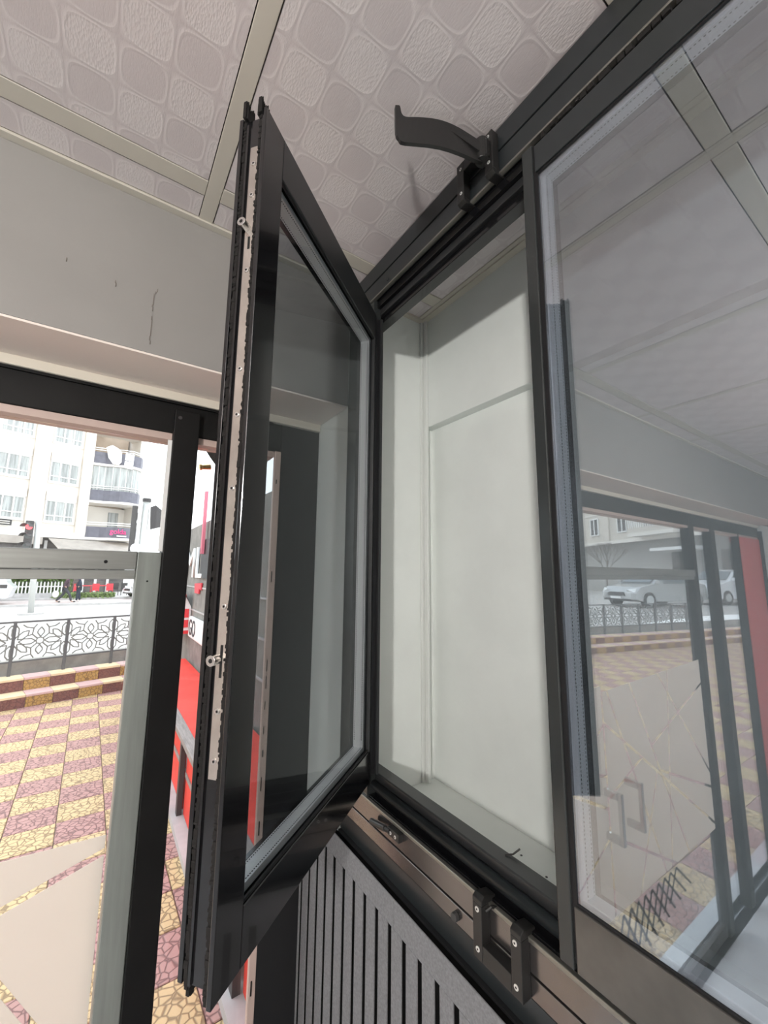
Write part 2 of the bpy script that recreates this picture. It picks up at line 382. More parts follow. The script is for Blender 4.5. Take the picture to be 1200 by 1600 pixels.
# wall behind the partition: thicker band above a ledge, thinner wall below
nw = struct_root('wall_right')
B(0.731, 0.84, YR, YB - 0.0005, 0.415, ZC - 0.0002).build('upper_wall_band', 'niche_wall', nw, bevel=0.002)
B(0.760, 0.84, YR, YB - 0.0005, ZF, 0.4148).build('lower_wall', 'niche_wall', nw)
B(0.5305, 0.7595, YR, YB - 0.001, -0.62, -0.520).build('recess_bottom', 'niche_wall', nw)
for i, (x, y, z) in enumerate([(0.60, 0.78, -.52), (0.70, 0.56, -.52), (0.69, .50, -.52), (0.66, .63, -.52)]):
    MB().cyl((x, y, z), (x, y, z + 0.0006), 0.0022, 8).build('plaster_spot', 'plug', nw)
# cable ducts in the recess corner
dk = struct_root('trim_2', (0.72, 0.865, -0.52))
B(0.7155, 0.7295, YB - 0.008, YB - 0.0007, -0.518, ZC - 0.002).build('cable_duct', 'duct', dk, bevel=0.0015)
B(0.722, 0.7304, YB - 0.022, YB - 0.0095, -0.516, ZC - 0.002).build('cable_duct', 'duct', dk, bevel=0.0015)
# ceiling: panels in a bar grid
ceil = struct('ceiling', B(XL, 0.84, YR, YB - 0.0005, ZC + 0.008, ZC + 0.05), 'hole')
gx = [0.115 + 0.6 * k for k in range(-7, 2)]; gy = [0.778 - 0.6 * k for k in range(0, 7)]
hb = 0.0135
for x in gx:
    if x + hb < 0.84 and x - hb > XL: B(x - hb, x + hb, YR, YB - 0.012, ZC, ZC + 0.006).build('ceiling_bar', 'tbar', ceil, bevel=0.001)
yb_edges = [YB] + gy + [YR]
xe = [XL] + [x for x in gx if x > XL] + [0.84]
for j, y in enumerate(gy):
    for i in range(len(xe) - 1):
        a = xe[i] + (hb + 0.0008 if i else 0); b = xe[i + 1] - (hb + 0.0008)
        if b - a > .05 and y - hb > YR: B(a, b, y - 0.018, y + 0.018, ZC, ZC + 0.006).build('ceiling_bar', 'tbar', ceil, bevel=0.001)
for i in range(len(xe) - 1):
    x0 = xe[i] + hb + 0.0018; x1 = xe[i + 1] - hb - 0.0018
    for j in range(len(yb_edges) - 1):
        y1 = yb_edges[j] - (0.020 if j else 0.018); y0 = yb_edges[j + 1] + 0.020
        if x1 - x0 > .02 and y1 - y0 > .02: B(x0, x1, y0, y1, ZC + 0.0012, ZC + 0.0068).build('ceiling_panel', 'ceil', ceil)
struct('trim_3', B(XL, 0.73, YB - 0.016, YB - 0.0004, ZC - 0.004, ZC + 0.004), 'tbar')
struct('trim_4', MB().box(0.712, 0.7308, YR, YB - 0.017, ZC - 0.004, ZC + 0.004), 'tbar')
struct('trim_6', B(XL + .3, 0.478, YB + .001, YD - .0125, .4180, .4222), 'soffit')
# soffit trim above the door head
struct('trim_5', B(XL + .3, 0.478, YD - 0.012, YD + 0.03, 0.398, 0.4222), 'cream', bevel=0.002)
# hairline cracks in the beam
ck = MB()
for (x, z0, z1) in [(-0.105, .56, .545), (-0.03, .548, .53), (0.04, .56, .44)]:
    zz = z0
    while zz > z1:
        dz = random.uniform(.004, .014); ck.box(x, x + .0012, YB - .0012, YB, zz - dz, zz); x += random.uniform(-.003, .002); zz -= dz * random.choice((1.0, 1.1, 2.4))
tag(ck.build('plaster_crack', 'bark'), kind='structure')

# ------------------------------------------------------------------ shop front frame (window_1) and its fixed glazing
w1 = struct_root('window_1', (-0.8, YD, ZF))
B(-3.469, 0.3692, YD, YD + .07, 0.322, 0.3978).build('frame_head', 'doorhead', w1, bevel=0.002)
B(-3.469, 0.352, YD + .004, YD + .055, 0.3055, 0.3218).build('glazing_lip', 'pinkalu', w1, bevel=0.001)
# ragged sealant bead on the head
sb = MB(); x = -0.6
while x < 0.34:
    w = random.uniform(.004, .012); sb.box(x, x + w, YD - .006, YD + .002, .392, .398 + random.uniform(.001, .006)); x += w
tag(sb.build('sealant_bead', 'doorhead', w1), kind='stuff')
def post(x0, x1, y0=YD - .02, top=.375, nm='frame_post', m='doorhead'):
    return B(x0, x1, y0, YD + .05, ZF - .09, top).build(nm, m, w1, bevel=0.002)
p1 = post(0.107, 0.161)
MB().cyl((0.118, YD - .0215, .355), (0.118, YD - .019, .355), .0042, 12).build('screw', 'darksteel', p1)
post(-2.15, -2.085, YD - .004); post(-2.505, -2.435, YD - .004); post(-3.0, -2.985, YD); post(-3.5, -3.47)
B(0.3525, 0.3690, YD - .004, YD + .008, ZF - .09, .3215).build('side_jamb', 'pinkalu', w1, bevel=0.0015)
B(0.3640, 0.3690, YD + .0085, YD + .014, ZF - .05, .3050).build('glazing_bead', 'pinkalu', w1)
fz = MB(); z = -1.2
while z < .3:
    dz = random.uniform(.008, .03); fz.box(0.3575, 0.3590 + random.uniform(0, .0015), YD - .0055, YD - .0035, z, z + dz); z += dz + random.uniform(.004, .03) * random.choice((1, 1, 3, 8))
tag(fz.build('torn_sealant', 'doorhead', w1), kind='stuff')
B(-3.469, -3.001, YD - .002, YD + .02, ZF + .002, .3050).build('infill_panel', 'red', w1)
B(0.1612, 0.3688, YD + .03, YD + .036, ZF - .02, .3053).build('window_pane', 'clear', w1)
B(-2.434, -2.151, YD + .03, YD + .036, ZF, .3053).build('window_pane', 'clear', w1)
B(-2.984, -2.506, YD + .03, YD + .036, ZF, .3053).build('window_pane', 'clear', w1)
B(-2.084, 0.1065, YD + .03, YD + .036, .0445, .3053).build('transom_pane', 'clear', w1)
B(-3.5, 0.368, YD - .02, YD + .08, ZF - .09, ZF + .0).build('threshold', 'kerb', w1)
tr = MB().box(-2.084, 0.060, YD - .012, YD + .05, 0.004, 0.043).build('transom_rail', 'alu_h', w1, bevel=0.002)
B(-2.084, 0.060, YD - .004, YD + .05, -0.016, 0.0035).build('transom_lower_lip', 'alu_h', w1, bevel=0.001)
B(0.0605, 0.1065, YD - .010, YD + .05, ZF, .0425).build('door_stile', 'alu', w1, bevel=0.002)
for (x, z, r) in [(0.005, .020, .0035), (0.083, -.020, .002)]:
    MB().cyl((x, YD - .0125 + (0.001 if x > .05 else 0), z), (x, YD - .008, z), r, 12).build('drilled_hole', 'hole', w1)
B(0.098, 0.1066, YD - .0125, YD - .0101, .045, .30).build('glass_edge_strip', 'whitesign', w1)

# the two glass door leaves with frosted film
def leaf(x0, x1, hx, label, lname):
    xc = (x0 + x1) / 2
    t = thing('glass_door', (xc, YD + .02, ZF), label, 'door')
    B(x0 + .001, x1 - .001, YD + .016, YD + .026, ZF + .012, -0.020).build('door_glass', 'doorglass', t)
    B(x0, x1, YD + .008, YD + .034, ZF + .002, ZF + .06).build('bottom_rail', 'darksteel', t, bevel=.002)
    h = MB()
    for (ya, yb) in ((YD - .052, YD + .014), (YD + .028, YD + .085)):
        pass
    h.box(hx - .009, hx + .009, YD - .060, YD - .042, -1.105, -0.905)
    h.box(hx - .009, hx + .009, YD - .043, YD + .0158, -0.935, -0.905); h.box(hx - .009, hx + .009, YD - .043, YD + .0158, -1.105, -1.075)
    h.build('pull_handle', 'chrome', t, bevel=.002)
    return t
dA = leaf(-0.965, 0.058, -0.995 + .05, 'glass door leaf beside the aluminium post, its square pull handle near the free edge', 'a')
dB = leaf(-2.083, -0.972, -1.12, 'glass door leaf beside the wide dark posts, with lattice strips below its frosted film', 'b')
def split(polys, p, q, gap, seg=None):
    px, pz = p; qx, qz = q; d = math.hypot(qx - px, qz - pz); nx, nz = -(qz - pz) / d, (qx - px) / d; out = []
    for P in polys:
        sides = [(a[0] - px) * nx + (a[1] - pz) * nz for a in P]
        cx_ = sum(a[0] for a in P) / len(P); cz_ = sum(a[1] for a in P) / len(P)
        if min(sides) > -gap or max(sides) < gap: out.append(P); continue
        if seg and not (seg[0] <= cx_ <= seg[1] and seg[2] <= cz_ <= seg[3]): out.append(P); continue
        for sg in (1, -1):
            Q = []
            for i in range(len(P)):
                a, b = P[i], P[(i + 1) % len(P)]
                da = ((a[0] - px) * nx + (a[1] - pz) * nz) * sg - gap / 2; db = ((b[0] - px) * nx + (b[1] - pz) * nz) * sg - gap / 2
                if da >= 0: Q.append(a)
                if da * db < 0: k = da / (da - db); Q.append((a[0] + (b[0] - a[0]) * k, a[1] + (b[1] - a[1]) * k))
            if len(Q) > 2: out.append(Q)
    return out
def film(door, x0, x1, cuts):
    polys = [[(x0, -1.41), (x1, -1.41), (x1, -.518), (x0, -.490)]]
    for c in cuts: polys = split(polys, c[0], c[1], .013, c[2] if len(c) > 2 else None)
    for P in polys:
        MB().prism([(a, YD + .0150, b) for a, b in P], (0, -.0008, 0)).build('frosted_film', 'film', door)
film(dA, -0.962, 0.055, [((-.092, -.594), (.052, -.549)), ((-.076, -.723), (-.028, -.80)), ((-.93, -.68), (-.81, -.76)), ((-.78, -.91), (-.93, -.98), (-2, 1, -2, -.7)), ((-.88, -1.15), (-.71, -1.23), (-2, 1, -2, -.9)), ((-.71, -1.23), (-.69, -1.01), (-2, -.3, -2, -.9)), ((-.4, -.7), (-.2, -1.2), (-.8, 0, -2, -.7))])
film(dB, -2.07, -0.975, [((-1.26, -.58), (-1.43, -.89)), ((-1.08, -.72), (-1.29, -.86)), ((-1.53, -.79), (-1.2, -.89), (-1.9, -1.0, -1.4, -.7)), ((-1.63, -.62), (-1.91, -.93)), ((-1.61, -.71), (-1.57, -1.0)), ((-1.57, -1.0), (-1.91, -1.13), (-2, -1.3, -2, -.8)), ((-1.21, -.92), (-1.45, -1.41)), ((-1.32, -1.17), (-1.19, -1.41), (-1.7, -1.1, -1.5, -1.1)), ((-1.02, -1.13), (-1.27, -1.26), (-1.6, -1, -1.5, -1.0))])
# dark lattice strips on the lower glass of the far leaf
for i in range(9):
    x = -1.02 - i * .065
    for sgn in (1, -1):
        a = (x, YD + .0148, -1.425); b = (x - .12 * sgn - .03, YD + .0148, -1.425 - .22 + .012 * i)
        MB().prism([a, b, (b[0] - .016, b[1], b[2]), (a[0] - .016, a[1], a[2])], (0, -.0008, 0)).build('lattice_strip', 'net', dB)

# ------------------------------------------------------------------ window partition (window_2) in the plane x = XW
w2 = struct_root('window_2', (0.5, 0, -0.55))
Y0, Y1 = -2.4, YB - 0.0006
B(XW, .53, Y0, Y1, .6985, ZC - .0045).build('top_fascia', 'anthracite', w2, bevel=.001)
B(XW + .004, .53, Y0, Y1, .6945, .6984).build('fascia_joint', 'hole', w2)
B(XW, .53, Y0, Y1, .6535, .6944).build('top_fascia', 'anthracite', w2, bevel=.001)
B(XW - .003, XW + .006, Y0, Y1, .6495, .6534).build('top_track_lip', 'trackalu', w2, bevel=.0008)
B(XW + .010, .53, Y0, Y1, .632, .6534).build('top_track', 'jet', w2)
B(XW + .018, .53, Y0, Y1, .616, .6318).build('top_track', 'black', w2, bevel=.001)
B(XW + .026, .53, Y0, Y1, .600, .6158).build('top_track', 'jet', w2, bevel=.001)
# pile brush showing in the joint over the closed sash
br = MB(); y = .30
while y > -.9:
    w = random.uniform(.004, .02); br.box(XW - .001, XW + .012, y - w, y, .641 + random.uniform(0, .004), .6494); y -= w + random.choice((.002, .006, .01))
tag(br.build('brush_seal', 'brush', w2), kind='stuff')
# hinge-side jamb
B(XW, .5005, .757, Y1, -.445, .6998 - .047).build('side_jamb', 'mullion', w2, bevel=.001)
B(XW + .003, .494, .7520, .7568, -.40, .600).build('jamb_gasket', 'rubber', w2)
B(.4945, .5005, .746, .7568, -.40, .600).build('jamb_rebate', 'black', w2, bevel=.001)
# bottom members
B(.502, .53, Y0, Y1, -.455, -.401).build('sill_inner_rail', 'black', w2, bevel=.002)
MB().cyl((.495, Y0, -.4215), (.495, Y1, -.4215), .0085, 14).build('sill_bead', 'anthracite', w2, smooth=True)
B(XW + .004, .502, Y0, Y1, -.462, -.438).build('sill_channel', 'jet', w2)
B(XW - .004, XW + .003, Y0, Y1, -.4465, -.4405).build('sill_lip', 'trackalu', w2, bevel=.001)
B(XW - .002, .53, Y0, Y1, -.4795, -.4466).build('bottom_fascia', 'fascia', w2, bevel=.001)
B(XW + .002, .53, Y0, Y1, -.4825, -.4796).build('fascia_joint', 'hole', w2)
B(XW - .002, .53, Y0, Y1, -.507, -.4826).build('bottom_fascia', 'fascia', w2, bevel=.001)
MB().prism([(XW - .002, Y0, -.5071), (XW + .006, Y0, -.552), (.53, Y0, -.552), (.53, Y0, -.5071)], (0, Y1 - Y0, 0)).build('sill_drip', 'anthracite', w2)
# the little items screwed to the frame
def plug(loc, r=.006, h=.007):
    MB().cyl((loc[0], loc[1], loc[2]), (loc[0] - h, loc[1], loc[2]), r, 14).build('cover_plug', 'plug', w2, smooth=False, bevel=.001)
plug((XW - .002, .503, -.496)); plug((XW, .70, .668), .0035, .003); plug((XW - .002, .30, -.52), .0018, .002)

# mullion + closed reflective sash (stands a little proud of the fascia)
XF = XW - .014
B(XF, .53, .308, .3255, -.427, .6290).build('mullion', 'mullion', w2, bevel=.0015)
B(XF + .003, .51, .3045, .3079, -.42, .6280).build('mullion_gasket', 'rubber', w2)
cs = thing('closed_window_sash', (.50, -.45, -.437), 'closed window sash with dark reflective glass right of the mullion', 'window')
B(XF, .51, -1.25, .3043, .5785, .6220).build('top_rail', 'anthracite', cs, bevel=.001)
B(XF, .51, -1.25, .3043, -.4265, -.362).build('bottom_rail', 'railgrey', cs, bevel=.001)
B(XF, .51, -1.31, -1.2505, -.4265, .6220).build('end_stile', 'anthracite', cs, bevel=.001)
B(XF + .0025, XF + .005, -1.25, .3043, .5755, .5784).build('glazing_gasket', 'rubber', cs)
B(XF + .0025, XF + .005, -1.25, .3043, -.3619, -.3595).build('glazing_gasket', 'rubber', cs)
B(XF + .0025, XF + .005, .3015, .3043, -.3594, .5754).build('glazing_gasket', 'rubber', cs)
B(XF + .004, XF + .008, -1.25, .3013, -.362, .5784).build('reflective_pane', 'mirrorglass', cs)
B(XF + .026, XF + .030, -1.25, .3013, -.362, .5784).build('inner_pane', 'backglass', cs)
sp = B(XF + .0082, XF + .0258, -1.25, .3013, .569, .5775).build('spacer_bar', 'spacer', cs)
B(XF + .0082, XF + .0258, .2935, .3012, -.3615, .5688).build('spacer_bar', 'spacer', cs)
B(XF + .0082, XF + .0258, -1.25, .2934, -.3615, -.354).build('spacer_bar', 'spacer', cs)
def perf(name, parent, pts):      # rows of perforations punched along a spacer
    m = MB()
    for p, d in pts: m.prism([tuple(q) for q in p], d)
    return tag(m.build(name, 'hole', parent), kind='stuff')
pp = []
z = -.36
while z < .58:
    for xx in (XF + .0105, XF + .0225): pp.append(([(xx, .2933, z), (xx + .0012, .2933, z), (xx + .0012, .2933, z + .0022), (xx, .2933, z + .0022)], (0, -.0001, 0)))
    z += .0044
y = -.5
while y < .30:
    for xx in (XF + .0105, XF + .0225): pp.append(([(xx, y, .5689), (xx + .0012, y, .5689), (xx + .0012, y + .0022, .5689), (xx, y + .0022, .5689)], (0, 0, -.0001)))
    y += .0044
perf('spacer_perforations', cs, pp)

# ------------------------------------------------------------------ open sash, swung into the room on the far jamb
H = Vector((XW, .756, 0)); SV = Vector((-.783, -.622, 0)).normalized(); NV = Vector((SV.y, -SV.x, 0))
def SX(s, t, z): p = H + SV * s + NV * t; return (p.x, p.y, z)
def SB(s0, s1, t0, t1, z0, z1): return MB(SX).box(s0, s1, t0, t1, z0, z1)
osr = thing('open_window_sash', SX(.23, .015, -.412), 'open black window sash swung into the room, tinted glass and brush seals', 'window')
SB(.4160, .4605, -.006, .0, -.412, .609).build('free_stile', 'jet', osr, bevel=.001)
SB(.4125, .4159, -.004, -.001, -.352, .544).build('stile_bead', 'black', osr, bevel=.0008)
ch = SB(.418, .4555, .0, .031, -.400, .600).build('stile_core', 'jet', osr)
SB(.415, .458, .0312, .037, -.400, .605).build('back_flange', 'jet', osr, bevel=.0008)
SB(.4556, .4580, .0215, .0245, -.400, .596).build('stile_rib', 'jet', osr)
ks = SB(.4556, .4568, .0040, .0175, -.213, .556).build('keep_strip', 'strip', osr)
def sscrew(z, t=.0115, r=.0032, L=.0012, big=False, p=osr):
    a = SX(.4568, t, z); b = SX(.4568 + L, t, z)
    o = MB().cyl(a, b, r, 14).build('roller_pin' if big else 'screw', 'chrome', p, bevel=.0003)
    r2 = r * .45; c = SX(.4568 + L, t, z); d = SX(.4568 + L + .0001, t, z)
    MB().cyl(c, d, r2, 6).build('screw_socket', 'hole', o)
for z in (.530, .483, .375, .243, .185, .096, -.037, -.146, -.195): sscrew(z)
for z in (.436, -.093): sscrew(z, .016, .0058, .011, True)
SB(.4569, .4572, .0095, .0125, .405, .422).build('slot', 'hole', osr); SB(.4569, .4572, .0095, .0125, -.112, -.078).build('slot', 'hole', osr)
def brush_strip(s0, s1, t, z0, z1, vertical=True, name='brush_seal'):
    m = MB(SX); z = z0
    if vertical:
        while z < z1:
            dz = random.uniform(.0018, .005); m.box(s0, s1 + random.uniform(-.0012, .0012), t - .0020, t + .0020 + random.uniform(0, .0016), z, z + dz); z += dz
    return tag(m.build(name, 'brush', osr), kind='stuff')
brush_strip(.4556, .4592, .0020, -.405, .606)
brush_strip(.4556, .4572, .0275, -.405, .600)
tb = MB(SX)
for t0 in (.006, .024):
    s = .0
    while s < .459:
        ds = random.uniform(.0012, .0026); tb.box(s, s + ds, t0 - .0018, t0 + .0018, .600, .6155 + random.uniform(-.0015, .0018)); s += ds
for t0 in (.003, .026):
    for k in range(26):
        s = .445 + k * .0007; tb.box(s, s + .0005, t0 - .0025 + random.uniform(-.001, .001), t0 + .0025, .600, .6235 + random.uniform(-.005, .004))
tag(tb.build('top_brush_seal', 'brush', osr), kind='stuff')
SB(.0, .4158, -.006, .0, .5445, .609).build('top_rail', 'black', osr, bevel=.001)
SB(.0, .4178, .0, .031, .549, .600).build('top_rail_core', 'jet', osr)
SB(.0, .4148, .0312, .037, .540, .605).build('back_flange', 'jet', osr)
SB(.0, .4158, -.006, .0, -.412, -.3525).build('bottom_rail', 'jet', osr, bevel=.001)
SB(.0, .4178, .0, .031, -.400, -.357).build('bottom_rail_core', 'jet', osr)
SB(.0, .4148, .0312, .037, -.400, -.348).build('back_flange', 'jet', osr)
bb = MB(SX); s = 0
while s < .455:
    ds = random.uniform(.002, .005); bb.box(s, s + ds, .003, .007, -.4145 + random.uniform(-.0016, .0012), -.400); bb.box(s, s + ds, .024, .028, -.4105 + random.uniform(-.002, .0015), -.400); s += ds
tag(bb.build('bottom_brush_seal', 'brush', osr), kind='stuff')
SB(.0, .010, -.006, .037, -.412, .609).build('hinge_stile', 'black', osr, bevel=.001)
for (z0, z1) in ((.541, .5444), (-.3524, -.349)): SB(.010, .4124, -.0035, -.0008, z0, z1).build('glazing_gasket', 'rubber', osr)
SB(.010, .4158, .0008, .0048, -.3524, .5444).build('tinted_pane', 'sashglass', osr)
SB(.010, .4158, .0258, .0298, -.3524, .5444).build('tinted_pane', 'sashglass2', osr)
SB(.018, .4085, .005, .0256, .535, .5442).build('spacer_bar', 'spacer', osr)
SB(.018, .4085, .005, .0256, -.3522, -.343).build('spacer_bar', 'spacer', osr)
SB(.0102, .0178, .005, .0256, -.3522, .5442).build('spacer_bar', 'spacer', osr)
SB(.4087, .4156, .005, .0256, -.3522, .5442).build('spacer_bar', 'spacer', osr)
m = MB(SX); s = .02
while s < .407:
    for t in (.0075, .0225):
        m.box(s, s + .0019, t, t + .0013, -.3429, -.3427); m.box(s, s + .0019, t, t + .0013, .5347, .5349)
    s += .0040
z = -.33
while z < .53:
    for t in (.0075, .0225): m.box(.0179, .0181, t, t + .0013, z, z + .002)
    z += .0042
tag(m.build('spacer_perforations', 'hole', osr), kind='stuff')

# ------------------------------------------------------------------ latch brackets and lever handle
def screws_on(parent, pts, x, r=.0033):
    for (y, z) in pts:
        o = MB().cyl((x, y, z), (x - .0012, y, z), r, 14).build('screw', 'screw', parent, bevel=.0003)
        MB().cyl((x - .0012, y, z), (x - .00128, y, z), r * .42, 6).build('screw_socket', 'hole', o)
def bracket(label, z0, z1, ya, yb, up, xf=.462):
    t = thing('latch_bracket', (XW, (ya + yb) / 2, min(z0, z1)), label, 'latch')
    w = .0165
    m = MB()
    m.box(xf, XW - .0022, ya, ya + w, z0, z1); m.box(xf, XW - .0022, yb - w, yb, z0, z1)
    zb = (z0, z0 + .021) if up else (z1 - .021, z1)
    m.box(xf, XW - .0022, ya + w, yb - w, zb[0], zb[1])
    m.build('bracket_plate', 'plastic', t, bevel=.0012)
    for y0 in (ya, yb - w):
        ze = z1 if up else z0; s = 1 if up else -1
        MB().prism([(xf, y0, ze - .0001 * s), (XW + .010, y0, ze - .0001 * s), (XW + .010, y0, ze + .006 * s), (xf + .006, y0, ze + .010 * s), (xf, y0, ze + .006 * s)], (0, w, 0)).build('hook_ear', 'plastic', t, bevel=.001)
    return t
b1 = bracket('square black latch bracket with four screws on the sill below the opening', -.507, -.441, .375, .455, True)
screws_on(b1, [(.384, -.439 - .008), (.446, -.439 - .008), (.384, -.494), (.446, -.494)], .462)
MB().tube([(.468, .436, -.446), (.474, .431, -.440), (.482, .428, -.443)], .0022, 8).build('spring_hook', 'plastic', b1)
b2 = bracket('black latch bracket on the top frame beneath the paddle lever', .655, .726, .376, .457, False)
screws_on(b2, [(.384, .717), (.447, .713), (.384, .668), (.447, .664)], .462, .0028)
lv = thing('paddle_lever_handle', (.465, .392, .66), 'black curved paddle lever sticking out from the top frame over the opening', 'handle')
A0 = Vector((.465, .392, 0)); LD = Vector((-.951, .311, 0)); LN = Vector((.311, .951, 0))
outl = [(0.16, 0.719), (0.157, 0.7225), (0.153, 0.721), (0.1505, 0.709), (0.144, 0.7035), (0.124, 0.707), (0.092, 0.7125), (0.064, 0.7135), (0.035, 0.711), (0.005, 0.709), (-0.010, 0.712), (-0.010, 0.695), (0.001, 0.677), (0.016, 0.669), (0.041, 0.667), (0.088, 0.664), (0.144, 0.657), (0.154, 0.663), (0.159, 0.675)]
def smooth_open(P, k=3):
    out = []
    for i in range(len(P) - 1):
        p0, p1, p2, p3 = P[max(0, i - 1)], P[i], P[i + 1], P[min(len(P) - 1, i + 2)]
        for q in range(k):
            t = q / k; out.append(tuple(.5 * (2 * b + (c - a) * t + (2 * a - 5 * b + 4 * c - d) * t * t + (3 * b - a - 3 * c + d) * t ** 3) for a, b, c, d in zip(p0, p1, p2, p3)))
    return out + [P[-1]]
def bend(l, z, t):
    off = .010 * math.sin(max(0, l) / .16 * math.pi * .9)
    p = A0 + LD * l + LN * (t - off); return (p.x, p.y, z)
edge_top = smooth_open([outl[i] for i in (10, 9, 8, 7, 6, 5, 4, 3, 2, 1)]); edge_bot = smooth_open([outl[i] for i in (11, 12, 13, 14, 15, 16, 17, 18, 0, 0)])
mlev = MB(); n = len(edge_top); vs = []
for side in (-.003, .003):
    vs += [bend(l, z, side) for l, z in edge_top] + [bend(l, z, side) for l, z in edge_bot]
fs = []
for i in range(n - 1):
    q = (i, i + 1, n + i + 1, n + i); fs.append(tuple(reversed(q))); fs.append(tuple(k + 2 * n for k in q))
ring = list(range(n)) + [n + i for i in range(n - 1, -1, -1)]
fs += [(ring[i], ring[(i + 1) % len(ring)], ring[(i + 1) % len(ring)] + 2 * n, ring[i] + 2 * n) for i in range(len(ring))]
mlev.add(vs, fs); mlev.build('paddle_blade', 'plastic', lv, bevel=.001)
# stiffening web from pivot, and the pivot hub
MB().prism([bend(.0, .700, -.010), bend(.07, .700, -.003), bend(.0, .676, -.010)], tuple(LN * .018)).build('stiffening_web', 'plastic', lv)
MB().cyl((.455, .392, .672), (.455, .392, .711), .011, 16).build('pivot_hub', 'plastic', lv, smooth=False, bevel=.001)
MB().box(.452, .4619, .380, .404, .676, .706).build('pivot_base', 'plastic', lv, bevel=.002)

# stay pin on the sill near the hinge
st = thing('stay_pin', (XW, .69, -.48), 'black stay pin with a two-screw block on the sill near the hinge', 'pin')
B(XW - .012, XW - .0022, .634, .668, -.4625, -.449).build('mounting_block', 'plastic', st, bevel=.001)
MB().cyl((XW - .012, .674, -.456), (XW - .012, .722, -.4655), .0055, 14).build('pin_barrel', 'plastic', st, bevel=.0008)
MB().cyl((XW - .012, .660, -.4545), (XW - .012, .675, -.4562), .0040, 10).build('pin_neck', 'plastic', st)
screws_on(st, [(.658, -.456), (.644, -.456)], XW - .012, .0028)
MB().cyl((XW - .012, .7222, -.4655), (XW - .012, .7228, -.4656), .0028, 10).build('barrel_bore', 'hole', st)
# short wire end lying on the bead
tag(MB().tube([(.52, .445, -.4), (.528, .437, -.398), (.535, .430, -.390)], .0012, 6).build('loose_wire_end', 'plastic'), 'short curled black wire end on the inner rail of the opening', 'wire')

# ------------------------------------------------------------------ felt slat panel on the wall under the window
wp = struct('wall_right_lower', B(XW, .5295, YR, YB - .001, ZF, -.5530), 'darkwall')
fp = thing('felt_slat_panel', (XW, -.3, ZF), 'grey felt acoustic wall panel with vertical slots below the window sill', 'wall panel')
B(XW - .0108, XW - .0008, -2.4, YD - .001, ZF + .01, -.556).build('felt_backing', 'felt_back', fp)
PITCH = .0408
ys = []
y = YD - .002; k = 0
# slots between slats measured from the photograph: centres at 0.495 + k * pitch
c0 = .495
edges = [YD - .001]
n0 = int((YD - c0) / PITCH)
for j in range(n0, -80, -1):
    edges.append(c0 + j * PITCH)
SEAM = .645
B(XW - .0135, XW - .0109, SEAM + .0004, YD - .001, -.598, -.5535).build('top_border', 'felt', fp, bevel=.0008)
B(XW - .0135, XW - .0109, -2.4, SEAM - .0004, -.598, -.5535).build('top_border', 'felt', fp, bevel=.0008)
for i in range(len(edges) - 1):
    y1 = edges[i] - (.0060 if i else 0); y0 = edges[i + 1] + .0060
    if y0 < -1.4: break
    if y1 - y0 > .004: B(XW - .0135, XW - .0109, y0, y1, ZF + .02, -.5982).build('felt_slat', 'felt', fp, bevel=.0006)
struct('baseboard_right', B(XW - .010, XW - .0001, YR, YD - .001, ZF, ZF + .0095), 'anthracite')

# ------------------------------------------------------------------ pendant lamp that lights the room (behind the camera)
pl = thing('pendant_lamp', LAMP_POS, 'pendant globe lamp hanging from the ceiling behind the viewer', 'lamp')
MB().sphere(LAMP_POS, .055, 20, 12).build('globe', 'globe', pl, smooth=True)
MB().cyl(LAMP_POS + Vector((0, 0, .05)), LAMP_POS + Vector((0, 0, .09)), .022, 16).build('socket', 'plastic', pl)
MB().cyl(LAMP_POS + Vector((0, 0, .09)), (LAMP_POS.x, LAMP_POS.y, ZC), .003, 8).build('cord', 'plastic', pl)
pl.children[0].visible_shadow = True
lo = lamp('pendant_light', 'POINT', LAMP_POS + Vector((.09, .07, -.0)), LAMP_POWER, (1.0, .975, .94), .05)

# ================================================================== outdoors
# pavement: imprinted coloured pavers on a bed
pave = struct('pavement', MB().prism([(-22, 1.21, ZG - .02), (3.2, 1.21, ZG - .02), (3.2, 9.3, ZG - .02), (-.9, 8.6, ZG - .02), (-16, 4.9, ZG - .02), (-22, 4.0, ZG - .02)], (0, 0, -.15)), 'grout')
T = .333; ANG = math.radians(1.1)
def tile_mesh(name, m):
    h = T / 2 - .003; b = .004
    vs = [(-h, -h, -.025), (h, -h, -.025), (h, h, -.025), (-h, h, -.025), (-h, -h, -b), (h, -h, -b), (h, h, -b), (-h, h, -b), (-h + b, -h + b, 0), (h - b, -h + b, 0), (h - b, h - b, 0), (-h + b, h - b, 0)]
    fs = [(0, 1, 5, 4), (1, 2, 6, 5), (2, 3, 7, 6), (3, 0, 4, 7), (4, 5, 9, 8), (5, 6, 10, 9), (6, 7, 11, 10), (7, 4, 8, 11), (8, 9, 10, 11)]
    me = bpy.data.meshes.new(name); me.from_pydata(vs, [], fs); me.materials.append(M[m]); return me
TM = [tile_mesh('paver_yellow', 'tile_y'), tile_mesh('paver_rose', 'tile_p')]
PO = ORIG[pave.name]
far = [MB(), MB()]
cells = []
def stepline(x): return 8.70 + .245 * x if x > -9 else 8.70 + .245 * -9 + .09 * (x + 9)
for i in range(-48, 8):
    for j in range(0, 26):
        lx = (i + .5) * T - .115; ly = 1.30 - .05 + (j + .5) * T - .0
        x = lx * math.cos(ANG) - (ly - 4.3) * math.sin(ANG); y = lx * math.sin(ANG) + (ly - 4.3) * math.cos(ANG) + 4.3
        if y > stepline(x) + .15 or y < 1.25: continue
        if x > .86: continue
        cells.append((math.hypot(x * .75 + (.6 if x < -1 else 0), y * .8), x, y, (i + j) % 2))
cells.sort()
cnt = 0
